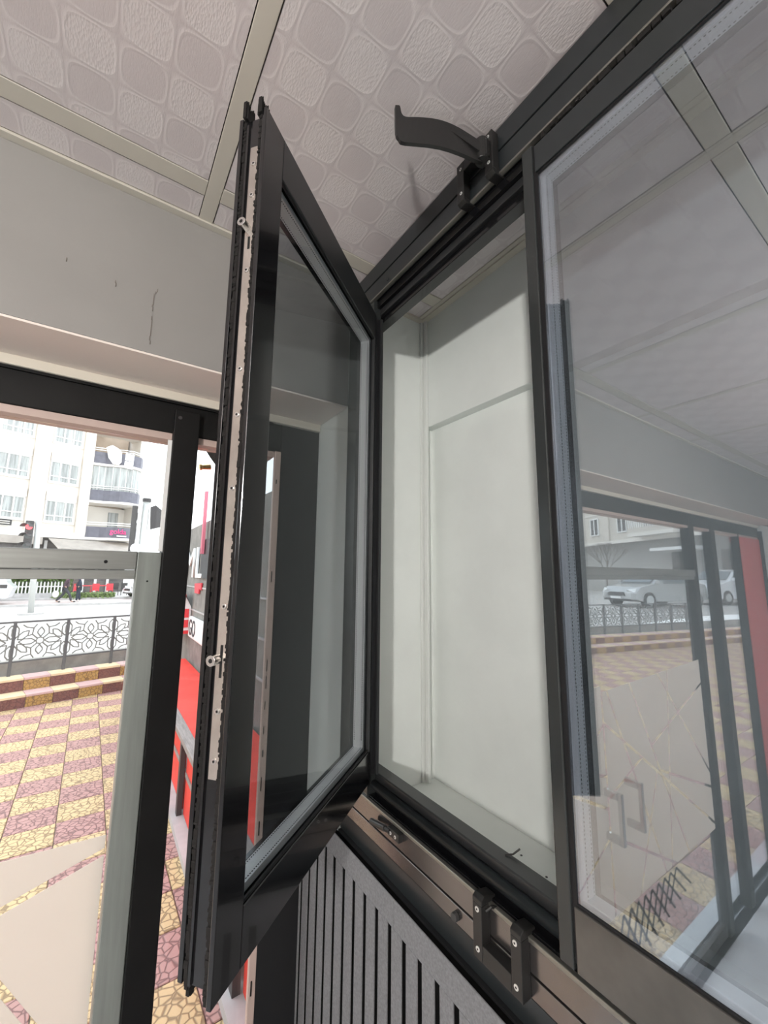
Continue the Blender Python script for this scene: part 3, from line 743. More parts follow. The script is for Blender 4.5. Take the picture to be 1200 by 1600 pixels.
for d, x, y, c in cells:
    if cnt < 298 and x > -3.9:
        o = bpy.data.objects.new('paver', TM[c]); COL.objects.link(o); o.parent = pave
        o.location = (x - PO.x, y - PO.y, ZG - PO.z + random.uniform(-.0015, .0015)); o.rotation_euler = (0, 0, ANG); cnt += 1
    else:
        h = T / 2 - .003; far[c].box(x - h, x + h, y - h, y + h, ZG - .02, ZG)
for c in (0, 1): tag(far[c].build('far_pavers', ('tile_y', 'tile_p')[c], pave), kind='stuff')

# two steps up with coloured facing blocks
SD = Vector((1, .245, 0)).normalized(); SN = Vector((-SD.y, SD.x, 0)); SO = Vector((-.13, 8.665, 0))
def ST(s, d, z): p = SO + SD * s + SN * d; return (p.x, p.y, z)
steps = struct('steps', MB(ST).box(-20, 1.9, .03, .34, ZG - .1, -1.90).box(-20, 1.9, .36, 1.6, ZG - .1, -1.71), 'concrete')
fj = {0: MB(ST), 1: MB(ST), 2: MB(ST), 3: MB(ST)}
for r, (d0, z0, z1) in enumerate(((0.0, ZG, -1.87), (.33, -1.87, -1.68))):
    for k in range(-60, 6):
        a = k * .335 + .003; b = (k + 1) * .335 - .003; par = (k + 0) % 2
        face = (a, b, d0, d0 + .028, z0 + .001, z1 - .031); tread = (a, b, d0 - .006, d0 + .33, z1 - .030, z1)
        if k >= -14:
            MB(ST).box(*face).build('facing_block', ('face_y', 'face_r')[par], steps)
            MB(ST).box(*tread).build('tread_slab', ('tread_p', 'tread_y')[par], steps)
        else:
            fj[par].box(*face); fj[2 + par].box(*tread)
for k, m_ in enumerate(('face_y', 'face_r', 'tread_p', 'tread_y')): tag(fj[k].build('far_step_blocks', m_, steps), kind='stuff')
struct('low_kerb_wall', MB(ST).box(-20, 1.9, .78, .95, -1.71, -1.475), 'concrete')

# fence with star screens
FD = .62
def petal(m, cx_, cz_, ang, r0, r1, w):
    ca, sa = math.cos(ang), math.sin(ang); pts = []
    for (l, t) in ((r0, 0), (r0 + w * .7, w / 2), (r1 - w * .7, w / 2), (r1, 0), (r1 - w * .7, -w / 2), (r0 + w * .7, -w / 2)):
        pts.append(ST(cx_ + l * ca - t * sa, FD, cz_ + l * sa + t * ca))
    m.tube(pts, .0125, 4, closed=True)
def screen_mesh(s0):
    m = MB(); W = .685; c = s0 + W / 2; zc_ = -1.155
    star = []
    for i in range(16):
        a = math.pi * 2 * i / 16; rr = .062 if i % 2 == 0 else .045; star.append(ST(c + rr * math.cos(a), FD, zc_ + rr * math.sin(a)))
    m.tube(star, .0125, 4, closed=True)
    for a in (0, math.pi): petal(m, c, zc_, a, .062, .062 + .001 + .0, .03) if False else None
    for k in (-2, -1, 0, 1, 2):
        a = k * math.pi / 4; petal(m, s0 + .015, zc_, a, .05, .27 if k % 2 == 0 else .245, .085)
        petal(m, s0 + W - .015, zc_, math.pi - a, .05, .27 if k % 2 == 0 else .245, .085)
    for k in (1, -1): petal(m, c, zc_, k * math.pi / 2, .065, .22, .085)
    for q in (1, -1):
        for e in (1, -1):
            m.tube([ST(c + e * .045, FD, zc_ + q * .045), ST(c + e * .11, FD, zc_ + q * .11), ST(c + e * .10, FD, zc_ + q * .21), ST(c + e * .06, FD, zc_ + q * .27)], .0125, 4)
            m.tube([ST(c + e * .11, FD, zc_ + q * .11), ST(c + e * .17, FD, zc_ + q * .085)], .0125, 4)
            m.tube([ST(c + e * .10, FD, zc_ + q * .21), ST(c + e * .19, FD, zc_ + q * .23), ST(c + e * .24, FD, zc_ + q * .27)], .0125, 4)
    return m
fence = thing('street_fence', ST(-7, FD, -1.69), 'dark metal fence with eight-pointed star screens along the steps', 'fence')
PS = .705; post0 = -.125
proto = None; n_screen = 0
for k in range(-22, 3):
    s = post0 + k * PS
    MB(ST).box(s - .021, s + .021, FD - .021, FD + .021, -1.68, -.82).build('fence_post', 'fence', fence, bevel=0)
    if k < 2:
        if proto is None:
            proto = screen_mesh(s + .0).build('star_screen', 'fence_scr', fence); ps = s
        else:
            o = proto.copy(); COL.objects.link(o); dlt = Vector(ST(s, FD, 0)) - Vector(ST(ps, FD, 0)); o.location = proto.location + dlt
            ORIG[o.name] = ORIG[proto.name]
MB(ST).box(post0 - 22 * PS, post0 + 2 * PS, FD - .02, FD + .02, -.850, -.822).build('top_rail', 'fence', fence)
MB(ST).box(post0 - 22 * PS, post0 + 2 * PS, FD - .012, FD + .012, -1.475, -1.45).build('bottom_rail', 'fence', fence)

# street surface, rising to the left
def grid_surface(x0, x1, nx, y0, y1, ny, zf):
    m = MB(); vs = []; fs = []
    for j in range(ny + 1):
        for i in range(nx + 1):
            x = x0 + (x1 - x0) * i / nx; y = y0 + (y1 - y0) * j / ny
            yy = y if j else max(y0, 0)
            vs.append((x, yy, zf(x, yy)))
    for j in range(ny):
        for i in range(nx): a = j * (nx + 1) + i; fs.append((a, a + 1, a + nx + 2, a + nx + 1))
    return m.add(vs, fs)
def street_z(x, y):
    t = min(1, max(0, (-5 - x) / 12)); t = t * t * (3 - 2 * t)
    return ZG + .0 + .75 * t
sm = MB(); nx = 60; rows = [0, .3, 1.5, 3, 6, 12, 20, 35, 60]
vs = []
for r_ in rows:
    for i in range(nx + 1):
        s = -70 + i * 1.5
        p = SO + SD * s + SN * (.93 + r_); vs.append((p.x, p.y, street_z(p.x, p.y) if True else 0))
sm.add(vs, [(j * (nx + 1) + i, j * (nx + 1) + i + 1, (j + 1) * (nx + 1) + i + 1, (j + 1) * (nx + 1) + i) for j in range(len(rows) - 1) for i in range(nx)])
struct('street', sm, 'asphalt')
struct('far_sidewalk', MB().box(-16, 14, 31.5, 36.0, ZG, ZG + .10), 'sidewalk')
struct('far_kerb', MB().box(-16, 14, 31.3, 31.49, ZG, ZG + .13), 'kerb')
struct('far_forecourt', MB().box(-16, 14, 36.02, 60, ZG, ZG + .22), 'kerb')
struct('side_yard', MB().prism([(-60, -10, ZG - .05), (-14.0, -10, ZG - .05), (-14.0, 5.4, ZG - .05), (-60, 3, ZG - .05)], (0, 0, -.1)), 'kerb')

def leaf_cloud(name, m, parent, fn, n, size, seed=1):
    rnd = random.Random(seed); mb = MB()
    for _ in range(n):
        c = Vector(fn(rnd)); u = Vector((rnd.gauss(0, 1), rnd.gauss(0, 1), rnd.gauss(0, 1))).normalized(); w = u.orthogonal().normalized(); s_ = size * rnd.uniform(.6, 1.3)
        mb.add([tuple(c - u * s_), tuple(c + w * s_ * .5), tuple(c + u * s_), tuple(c - w * s_ * .5)], [(0, 1, 2, 3)])
    return mb.build(name, m, parent)
g1 = leaf_cloud('grass_patch', 'grass', None, lambda r: (r.uniform(-25, -20.6), r.uniform(4.0, 5.4), ZG + .1 + r.uniform(0, .5)), 5000, .12, 5)
tag(g1, 'ragged green grass beside the parked cars, seen in the reflection', 'grass', kind='stuff')
g2 = leaf_cloud('grass_strip', 'grass', None, lambda r: (r.uniform(-2.6, .9), r.uniform(36.0, 36.5), ZG + .22 + r.uniform(0, .3)), 1500, .14, 6)
tag(g2, 'strip of green weeds along the far sidewalk behind the walkers', 'grass', kind='stuff')

# --- apartment building A opposite
AO = Vector((.044, 34, 0)); AD = Vector((.924, .382, 0)).normalized(); AN = Vector((AD.y, -AD.x, 0))
KA = 1.3      # the block stands well behind the cafe terrace
def FA(s, d, z): p = (AO + AD * s + AN * d) * KA; return (p.x, p.y, z * KA)
def AB(s0, s1, d0, d1, z0, z1): return MB(FA).box(s0, s1, d0, d1, z0, z1)
bA = thing('apartment_building', FA(-4, -4, ZG), 'cream apartment block with rounded dark balcony bands across the street', 'building')
AB(-12.5, -1.40, -8, 0, 2.25, 10.6).build('wall', 'facadeA', bA)
AB(-1.40, 1.35, -8, -1.3, 2.25, 10.6).build('balcony_back_wall', 'balcwall', bA)
AB(-12.5, 1.7, -8, -.7, ZG / KA, 2.25).build('ground_floor', 'shopdark', bA)
AB(-12.5, -1.4, -.02, .28, 2.05, 2.42).build('cornice', 'shutter', bA)
for (a, b) in ((-4.54, -3.72), (-1.95, -1.36), (-7.2, -6.4), (-9.8, -9.0)): AB(a, b, .001, .22, 2.43, 10.6).build('pilaster', 'pilaster', bA)
for cs_ in (-3.62, -6.18, -8.85):
    for zi, z0 in enumerate((3.04, 5.55, 8.13)):
        z1 = z0 + 1.36
        s0, s1 = cs_, cs_ + 1.56
        f = MB(FA); fw = .07
        f.box(s0, s1, .0, .07, z0, z0 + fw); f.box(s0, s1, 0, .07, z1 - fw, z1)
        for e in (s0, s0 + .5, s0 + 1.02, s1 - fw): f.box(e, e + fw, 0, .07, z0 + fw, z1 - fw)
        f.box(s0 + fw, s1 - fw, .01, .06, z0 + .36, z0 + .42)
        fo = f.build('window_frame', 'winframe', bA)
        for e in (s0 + fw, s0 + .57, s0 + 1.09):
            AB(e, e + .43, .005, .02, z0 + fw, z0 + .36).build('pane', 'pane', fo); AB(e, e + .43, .005, .02, z0 + .42, z1 - fw).build('pane', 'pane', fo)
        AB(s0 - .02, s1 + .02, .001, .13, z1 + .001, z1 + .52).build('shutter_box', 'shutter', bA)
        AB(s0 - .05, s1 + .05, .001, .12, z0 - .09, z0 - .001).build('window_sill', 'shutter', bA)
def prof(s):
    pts = [(-1.36, .10), (-.7, .35), (-.2, .75), (.25, 1.1), (.7, 1.22), (1.2, 1.1), (1.6, .7), (1.85, .0)]
    for (a, da), (b, db) in zip(pts, pts[1:]):
        if a <= s <= b: t = (s - a) / (b - a); t = t * t * (3 - 2 * t); return da + (db - da) * t
    return 0
def band(z0, z1, thick, name, m, out=0.0, parent=bA):
    n_ = 22; vs = []; fs = []
    for i in range(n_ + 1):
        s = -1.36 + 3.21 * i / n_; d = prof(s) + out
        vs += [FA(s, d, z0), FA(s, d, z1), FA(s, d - thick, z0), FA(s, d - thick, z1)]
    for i in range(n_):
        a = i * 4; b = a + 4; fs += [(a, b, b + 1, a + 1), (a + 2, a + 3, b + 3, b + 2), (a + 1, b + 1, b + 3, a + 3), (a, a + 2, b + 2, b)]
    fs += [(0, 1, 3, 2), (n_ * 4, n_ * 4 + 2, n_ * 4 + 3, n_ * 4 + 1)]
    return MB().add(vs, fs).build(name, m, parent)
for z0, z1 in ((9.75, 10.5), (7.3, 8.1), (4.72, 5.46), (2.24, 2.96)):
    band(z0, z1, .08, 'balcony_band', 'balc'); band(z0 - .16, z0 - .001, 1.9 if z0 > 3 else 1.2, 'balcony_slab', 'shutter', .05)
    for q in (0.12, .26) if z0 < 9 else (.12,): band(z1 + q, z1 + q + .05, .05, 'balcony_rail', 'winframe', -.01)
for i in range(9):      # glazed balcony on the middle floor
    s = -1.3 + i * .345; s2 = s + .33
    MB().add([FA(s, prof(s) - .1, 5.46), FA(s2, prof(s2) - .1, 5.46), FA(s2, prof(s2) - .1, 7.12), FA(s, prof(s) - .1, 7.12), FA(s, prof(s) - .12, 5.46), FA(s2, prof(s2) - .12, 5.46), FA(s2, prof(s2) - .12, 7.12), FA(s, prof(s) - .12, 7.12)],
             [(0, 1, 2, 3), (7, 6, 5, 4), (0, 4, 5, 1), (3, 2, 6, 7), (1, 5, 6, 2), (0, 3, 7, 4)]).build('glazed_panel', 'pane', bA)
    s3 = s2; MB().cyl(FA(s3, prof(s3) - .1, 5.46), FA(s3, prof(s3) - .1, 7.13), .022, 6).build('glazing_bar', 'winframe', bA)
AB(1.5, 1.72, -6, .3, 2.25, 10.6).build('corner_column', 'facadeA', bA)
AB(-1.36, 1.5, -1.29, -1.2, 2.97, 4.5).build('cafe_back_wall', 'facadeA', bA)
AB(.45, 1.1, -1.19, -1.15, 3.0, 4.2).build('balcony_door', 'pane', bA)
for z in (3.75, 2.98): AB(1.72, 2.25, -.2, .35, z, z + .5).build('air_conditioner', 'balc', bA)
aw = MB().prism([FA(-3.3, .3, 2.0), FA(1.4, .3, 2.0), FA(1.4, 1.9, 1.35), FA(-3.3, 1.9, 1.35)], (0, 0, -.05)).build('shop_awning', 'awning', bA)
AB(-9, -3.6, -.3, .35, 1.6, 2.04).build('ground_cornice', 'awning', bA)
for k in range(6): AB(-3.2 + k * .75, -3.05 + k * .75, -.69, -.6, ZG / KA, 1.9).build('shop_front_post', 'winframe', bA)
pq = thing('wall_plaque', FA(-5.4, 0, 2.59), 'dark rectangular plaque with pale writing lines on the cream facade', 'sign')
AB(-5.75, -5.13, .23, .27, 2.60, 2.94).build('plaque_board', 'blacksign', pq)
for k in range(2): AB(-5.68, -5.22, .271, .275, 2.68 + k * .12, 2.73 + k * .12).build('writing_line', 'cream', pq)
sg = thing('cafe_sign', FA(.5, prof(.5), 2.4), 'hot pink golda lettering over a white bar on the dark balcony band', 'sign')
rz = math.atan2(AD.y, AD.x)
text('letters', 'golda', 'pinksign', sg, FA(-.38, prof(.5) + .14, 2.50), (math.pi / 2, 0, rz), .62, .03)
AB(.08, .68, prof(.5) + .09, prof(.5) + .12, 2.33, 2.41).build('white_bar', 'whitesign', sg)
w = thing('laundry_sheet', FA(-.45, .95, 7.0), 'white bed sheet hanging over the top balcony rail', 'laundry', None)
m = MB(FA)
m.prism([(-.85, .62, 8.42), (-.55, .75, 8.62), (-.2, .85, 8.45), (.0, .95, 8.2), (.02, 1.0, 7.5), (-.15, .98, 7.25), (-.45, .85, 7.3), (-.7, .72, 7.7)], (0, -.04, 0)); m.build('sheet', 'white', w)
for (a, z0, z1, lab) in ((.12, 7.65, 8.15, 'small white cloth pegged beside the hanging bed sheet, upper'), (.1, 7.1, 7.6, 'small white cloth pegged beside the hanging bed sheet, lower')):
    tag(MB(FA).prism([(a, 1.22, z0), (a + .5, 1.38, z0 - .05), (a + .52, 1.38, z1 - .03), (a + .03, 1.22, z1)], (.0, -.03, 0)).build('pegged_cloth', 'white'), lab, 'laundry', 'laundry on the balcony')

# --- traffic lights
tl = thing('traffic_light', (-2.6, 25.9, ZG), 'three-lens traffic light glowing red on a pale pole by the street', 'traffic light')
MB().cyl((-2.6, 25.9, ZG), (-2.78, 25.9, 2.45), .12, 12).build('pole', 'pole', tl, smooth=True)
MB().cyl((-2.6, 25.9, ZG), (-2.6, 25.9, ZG + .08), .5, 14).build('base_plate', 'kerb', tl)
hd = MB().box(-3.22, -2.92, 25.7, 26.0, .95, 2.38).build('signal_housing', 'darksteel', tl, bevel=.03)
for i, mm in enumerate(('darklens', 'darklens', 'redlens')):
    z = 1.18 + i * .45; MB().cyl((-3.07, 25.70, z), (-3.07, 25.66, z), .13, 14).build('lens', mm, tl)
    vz_ = MB(); 
    for k in range(8):
        a0 = math.pi * (k) / 8; a1 = math.pi * (k + 1) / 8
        vz_.prism([(-3.07 + .16 * math.cos(a0), 25.70, z + .16 * math.sin(a0)), (-3.07 + .16 * math.cos(a1), 25.70, z + .16 * math.sin(a1)), (-3.07 + .175 * math.cos(a1), 25.70, z + .175 * math.sin(a1)), (-3.07 + .175 * math.cos(a0), 25.70, z + .175 * math.sin(a0))], (-.15, -.22, -.02))
    vz_.build('visor', 'darksteel', tl)
t2 = thing('traffic_light', (1.6, 24, ZG), 'pale traffic pole with dark signal housing seen from behind, beside the balconies', 'traffic light')
MB().cyl((1.52, 24, ZG), (1.58, 24, 3.55), .16, 12).build('pole', 'pole', t2, smooth=True)
MB().cyl((1.58, 24, 3.55), (1.58, 24, 3.72), .2, 12).build('pole_cap', 'darksteel', t2)
MB().box(1.24, 1.4, 23.8, 24.1, 1.2, 3.5).build('white_backplate', 'white', t2, bevel=.02)
MB().prism([(1.85, 23.9, 2.15), (2.3, 23.9, 2.3), (2.32, 23.9, 3.15), (2.0, 23.9, 3.4), (1.78, 23.9, 3.3)], (0, .25, 0)).build('signal_housing', 'darksteel', t2)
MB().box(.98, 1.22, 23.9, 24.1, 1.0, 3.3).build('side_signal', 'darksteel', t2, bevel=.03)
MB().sphere((1.3, 24, 1.15), .28, 12, 8).build('white_globe', 'white', t2, smooth=True)

# --- hedge, picket fence, cafe furniture, vehicles opposite
hg = thing('hedge', (-3.4, 37, ZG + .2), 'green and brown shrub hedge behind the white picket fence', 'hedge')
leaf_cloud('hedge_leaves', 'leaf', hg, lambda r: (r.uniform(-5.0, -1.7), r.uniform(37.05, 37.7), ZG + .5 + r.uniform(0, 1.6) * (1 - .25 * math.sin(r.random() * 3))), 3800, .12, 9)['kind'] = 'stuff'
for k in range(9): MB().cyl((-4.8 + k * .38, 37.35, ZG + .2), (-4.8 + k * .38 + random.uniform(-.2, .2), 37.35, ZG + 1.5), .03, 5).build('stem', 'bark', hg)
pf = thing('picket_fence', (-3.4, 36.75, ZG + .2), 'white picket fence on a low wall in front of the hedge', 'fence')
MB().box(-5.3, -1.9, 36.7, 36.85, ZG + .2, ZG + .55).build('low_wall', 'kerb', pf)
for k in range(17): MB().prism([(-5.1 + k * .19, 36.72, ZG + .55), (-5.03 + k * .19, 36.72, ZG + .55), (-5.03 + k * .19, 36.72, ZG + 1.25), (-5.065 + k * .19, 36.72, ZG + 1.33), (-5.1 + k * .19, 36.72, ZG + 1.25)], (0, .03, 0)).build('picket', 'white', pf)
MB().box(-5.1, -1.9, 36.751, 36.78, ZG + .95, ZG + 1.02).build('rail', 'white', pf)
def cafe_table(x, y, label, red=True):
    t = thing('cafe_table', (x, y, ZG + .22), label, 'table', 'cafe tables opposite'); mm = 'redcafe' if red else 'darksteel'
    MB().box(x - .45, x + .45, y - .4, y + .4, ZG + .96, ZG + 1.02).build('tabletop', mm, t)
    for a in (-.38, .38):
        for b in (-.33, .33): MB().cyl((x + a, y + b, ZG + .22), (x + a, y + b, ZG + .96), .025, 6).build('leg', mm, t)
    return t
def cafe_chair(x, y, rz_, label, m_='redcafe'):
    t = thing('cafe_chair', (x, y, ZG + .22), label, 'chair', 'cafe chairs opposite'); m0 = MB()
    MB().box(x - .22, x + .22, y - .22, y + .22, ZG + .66, ZG + .70).build('seat', m_, t)
    MB().box(x - .22, x + .22, y + .19, y + .22, ZG + .7, ZG + 1.16).build('backrest', m_, t)
    for a in (-.2, .2):
        for b in (-.2, .2): MB().cyl((x + a, y + b, ZG + .22), (x + a, y + b, ZG + .66), .018, 6).build('leg', m_, t)
    return t
cafe_table(-.95, 37.9, 'red cafe table between the two walkers on the terrace')
cafe_table(.15, 38.0, 'red cafe table right of the walkers on the terrace')
for x, lab in ((-1.35, 'red cafe chair directly left of the walker in navy'), (-.25, 'red cafe chair between the two red tables'), (.60, 'red cafe chair at the right end of the red tables')): cafe_chair(x, 37.05, 0, lab)
for x, lab in ((1.0, 'dark cafe chair nearest the red tables'), (1.6, 'dark cafe chair near the white hatchback')): cafe_chair(x, 38.8, 0, lab, 'darksteel')

def car(label, x, y, z0, ang, paint, name='parked_car', L=4.4, suv=False):
    t = thing(name, (x, y, z0), label, 'car')
    ca, sa = math.cos(ang), math.sin(ang); k = L / 4.4; hz = 1.14 if suv else 1.0
    def F(a, b, c): return (x + a * k * ca - b * sa, y + a * k * sa + b * ca, z0 + c * hz)
    side = [(-2.15, .35), (-2.2, .7), (-2.1, .98), (-1.5, 1.05), (-1.0, 1.40), (-.2, 1.47), (.45, 1.38), (1.1, 1.0), (1.9, .86), (2.18, .62), (2.2, .35), (1.8, .25), (-1.8, .25)]
    def hw(z): return .88 if z < .9 else .88 - (z - .9) * .42
    ring = 5; vs = []; fs = []; N = len(side)
    cols = (-1, -.8, 0, .8, 1)
    for c in cols:
        for (a, z) in side:
            aa = a * (1 - .05 * (abs(c) > .9) - .02 * (abs(c) > .5)); vs.append(F(aa, hw(z) * c, z))
    for q in range(4):
        for i in range(N):
            a = q * N + i; b = q * N + (i + 1) % N; fs.append((a, b, b + N, a + N))
    fs.append(tuple(range(N - 1, -1, -1))); fs.append(tuple(range(4 * N, 5 * N)))
    MB().add(vs, fs).build('body', paint, t, smooth=False, bevel=.03)
    MB(F).prism([(1.05, -.70, 1.03), (1.05, .70, 1.03), (.50, .62, 1.37), (.50, -.62, 1.37)], (.03, 0, .025)).build('windscreen', 'carglass', t)
    for s_ in (-1, 1):
        for (a0, a1, a2, a3) in ((-1.25, -.2, -.2, -.85), (-.12, .85, .42, -.12)):
            MB(F).prism([(a0, s_ * .855, 1.02), (a1, s_ * .855, 1.02), (a2, s_ * .70, 1.36), (a3, s_ * .70, 1.36)], (0, s_ * .012, .0)).build('side_window', 'carglass', t)
        for a in (-1.35, 1.35):
            wh = MB().cyl(F(a, s_ * .70, .32), F(a, s_ * .90, .32), .33, 18).build('wheel', 'tyre', t)
            MB().cyl(F(a, s_ * .90, .32), F(a, s_ * .915, .32), .20, 10).build('hubcap', 'pole', wh)
        MB(F).prism([(1.95, s_ * .82, .62), (1.95, s_ * .50, .62), (2.0, s_ * .50, .74), (1.85, s_ * .82, .80)], (.12, 0, .01)).build('headlight', 'chrome', t)
        MB(F).prism([(.75, s_ * .88, 1.0), (.95, s_ * .88, 1.0), (.95, s_ * 1.05, 1.0), (.75, s_ * 1.05, 1.0)], (0, 0, .13)).build('wing_mirror', paint, t)
    MB(F).prism([(2.12, -.45, .48), (2.12, .45, .48), (2.1, .38, .64), (2.1, -.38, .64)], (.09, 0, 0)).build('grille', 'darksteel', t)
    MB(F).prism([(2.15, -.26, .36), (2.15, .26, .36), (2.15, .26, .46), (2.15, -.26, .46)], (.075, 0, 0)).build('number_plate', 'white', t)
    MB(F).prism([(2.1, -.7, .28), (2.1, .7, .28), (2.1, .62, .36), (2.1, -.62, .36)], (.08, 0, 0)).build('lower_intake', 'darksteel', t)
    return t
car('silver sedan parked nose-on beyond the fence, seen in the reflection', -19.6, 8.6, street_z(-19, 8), .30, 'carsilver')
car('white sport utility car parked beside the grass, seen in the reflection', -24.6, 6.9 + .6, street_z(-24, 7), .25, 'carwhite', suv=True)
car('white hatchback just left of the aluminium door post, far across the street', 3.5, 36.2, ZG + .2, math.radians(200), 'carwhite', L=4.0)
vn = thing('white_van', (-6.3, 31.5 + 1.5, ZG + .1), 'white delivery van with a dark stripe at the left edge of the view', 'van')
MB().prism([(-8.6, 31.9, ZG + .45), (-4.35, 31.9, ZG + .45), (-4.15, 31.9, ZG + 1.1), (-4.45, 31.9, ZG + 1.35), (-4.75, 31.9, ZG + 2.15), (-8.6, 31.9, ZG + 2.25)], (0, 1.8, 0)).build('body', 'carwhite', vn, bevel=.05)
MB().box(-8.5, -4.4, 31.87, 31.899, ZG + 1.05, ZG + 1.25).build('dark_stripe', 'darksteel', vn)
for a in (-7.8, -5.0): MB().cyl((a, 31.86, ZG + .45), (a, 32.1, ZG + .45), .35, 16).build('wheel', 'tyre', vn)

# --- two walkers
def skin_fig(name, verts, edges, radii, m, parent, sub=1):
    o0 = ORIG[parent.name]; me = bpy.data.meshes.new(name)
    me.from_pydata([(v[0] - o0.x, v[1] - o0.y, v[2] - o0.z) for v in verts], edges, []); me.materials.append(M[m])
    o = bpy.data.objects.new(name, me); COL.objects.link(o); o.parent = parent; ORIG[o.name] = o0
    o.modifiers.new('skin', 'SKIN')
    if not me.skin_vertices: me.skin_vertices.new()
    for i, r in enumerate(radii): me.skin_vertices[0].data[i].radius = (r, r)
    me.skin_vertices[0].data[0].use_root = True
    o.modifiers[-1].use_smooth_shade = True
    s_ = o.modifiers.new('sub', 'SUBSURF'); s_.levels = sub; s_.render_levels = sub
    return o
def walker(x, y, z, label, top, bottom, fx, lean, stride, bag=False):
    t = thing('person', (x, y, z), label, 'person')
    P = lambda a, b, c: (x + a * fx, y + b, z + c)
    hip = P(0, 0, .92); ch_ = P(.06 * lean, 0, 1.28); nk = P(.10 * lean, 0, 1.46); hd_ = P(.13 * lean, 0, 1.60)
    # one continuous body
    kR = P(.22 * stride, -.09, .50); fR = P(.30 * stride, -.09, .08); tR = P(.44 * stride, -.09, .04)
    kL = P(-.06 * stride, .09, .50); fL = P(-.34 * stride, .09, .10); tL = P(-.20 * stride, .09, .04)
    shR = P(.09 * lean, -.19, 1.40); eR = P(-.06, -.24, 1.14); hR = P(.06, -.24, .92)
    shL = P(.09 * lean, .19, 1.40); eL = P(.10, .24, 1.14); hL = P(.24, .22, .98)
    V = [hip, ch_, nk, hd_, P(0, -.09, .88), kR, fR, tR, P(0, .09, .88), kL, fL, tL, shR, eR, hR, shL, eL, hL]
    Ed = [(0, 1), (1, 2), (2, 3), (0, 4), (4, 5), (5, 6), (6, 7), (0, 8), (8, 9), (9, 10), (10, 11), (1, 12), (12, 13), (13, 14), (1, 15), (15, 16), (16, 17)]
    Rr = [.13, .14, .055, .09, .085, .055, .04, .035, .085, .055, .04, .035, .06, .045, .035, .06, .045, .035]
    skin_fig('body', V, Ed, Rr, 'skin', t)
    skin_fig('jacket', [P(0, 0, .86), ch_, P(.09 * lean, 0, 1.42), shR, eR, P(.03, -.24, .99), shL, eL, P(.20, .225, 1.02)], [(0, 1), (1, 2), (1, 3), (3, 4), (4, 5), (1, 6), (6, 7), (7, 8)], [.17, .175, .08, .085, .065, .05, .085, .065, .05], top, t)
    skin_fig('trousers', [hip, P(0, -.09, .86), kR, fR, P(0, .09, .86), kL, fL], [(0, 1), (1, 2), (2, 3), (0, 4), (4, 5), (5, 6)], [.15, .11, .08, .065, .11, .08, .065], bottom, t)
    MB().sphere((hd_[0] - .02 * fx, hd_[1], hd_[2] + .05), .105, 12, 8, 1.1).build('hair', 'hair', t, smooth=True)
    MB().sphere((hd_[0] + .05 * fx, hd_[1], hd_[2] + .015), .078, 10, 8, 1.25).build('face', 'skin', t, smooth=True)
    for f_ in (tR, tL): MB().sphere((f_[0], f_[1], f_[2] + .01), .07, 10, 6, .7).build('shoe', 'white' if bag else 'darksteel', t)
    return t
walker(-1.80, 33.0, ZG + .10, 'person in a dark maroon jacket striding on the far sidewalk', 'maroon', 'denim', 1, 1.2, 1.2)
walker(-1.10, 33.3, ZG + .10, 'person in navy clothes standing on the far sidewalk by the red tables', 'navy', 'navy', -1, .3, .25, True)
tag(MB().sphere((-2.25, 33.0, ZG + .62), .17, 10, 8, 1.3).build('shopping_bag', 'white', smooth=True), 'white shopping bag beside the striding person in maroon', 'bag')

# --- right bay: red-topped stall, grey side wall with signs
rs = thing('red_stall', (1.0, 3.6, ZG), 'red topped stall with a grey board rim and dark legs outside the window', 'stall')
TZ = -1.40
B(.78, 1.26, 1.30, 7.6, TZ - .02, TZ + .004).build('red_top', 'redcloth', rs)
B(.690, .779, 1.30, 5.12, TZ - .035, TZ + .012).build('rim_board', 'greywood', rs, bevel=.004)
B(.690, .779, 5.13, 7.6, TZ - .035, TZ + .012).build('rim_board', 'redcloth', rs)
for y in (1.5, 2.3, 3.10, 3.62 + .45, 5.04): B(.695, .735, y - .03, y + .03, ZG + .05, TZ - .036).build('leg', 'darksteel', rs)
for (a, b) in ((1.54, 2.26), (2.34, 3.06), (3.14, 4.03), (4.11, 5.0)):
    B(.745, .755, a, b, ZG + .06, TZ - .30).build('red_panel', 'redcloth', rs); B(.745, .755, a, b, TZ - .27, TZ - .04).build('red_panel', 'redcloth', rs)
    B(.738, .744, a, b, TZ - .305, TZ - .265).build('cross_rail', 'greywood', rs)
B(.655, 1.29, 1.25, 7.6, ZG, ZG + .05).build('base_kerb', 'kerb', rs)
sw = struct('side_building_wall', MB().prism([(1.30, 1.23, ZG), (1.30, 9.05, ZG), (1.30, 9.05, .79), (1.30, 1.23, .79)], (.25, 0, 0)), 'greywall')
for (z) in (-.25, -.62, -.98): struct('wall_course', B(1.288, 1.2999, 1.3, 9.04, z, z + .02), 'kerb')
ml = thing('wall_lettering', (1.29, 7.6, -.09), 'large white letters ML on the grey side wall outside', 'sign')
text('letters', 'ML', 'whitesign', ml, (1.275, 8.42, -.085), (math.pi / 2, 0, -math.pi / 2), .72, .012, 'LEFT', 1.75)
tag(B(1.27, 1.298, 5.6, 6.98, -.09, .50).build('black_sign_board', 'blacksign'), 'black sign board right beside the white wall letters', 'sign')
tag(B(1.22, 1.262, 6.72, 6.80, .28, 1.25).build('red_banner', 'bannerpink'), 'narrow pink-red vertical banner above the black sign board', 'banner')
tag(MB().prism([(1.27, 7.35, -.18), (1.27, 6.8, -.16), (1.27, 6.82, -.27), (1.27, 6.95, -.25), (1.27, 6.97, -.33), (1.27, 7.3, -.33)], (.02, 0, 0)).build('small_red_sign', 'redcafe'), 'small red cut-out sign under the wall letters', 'sign')
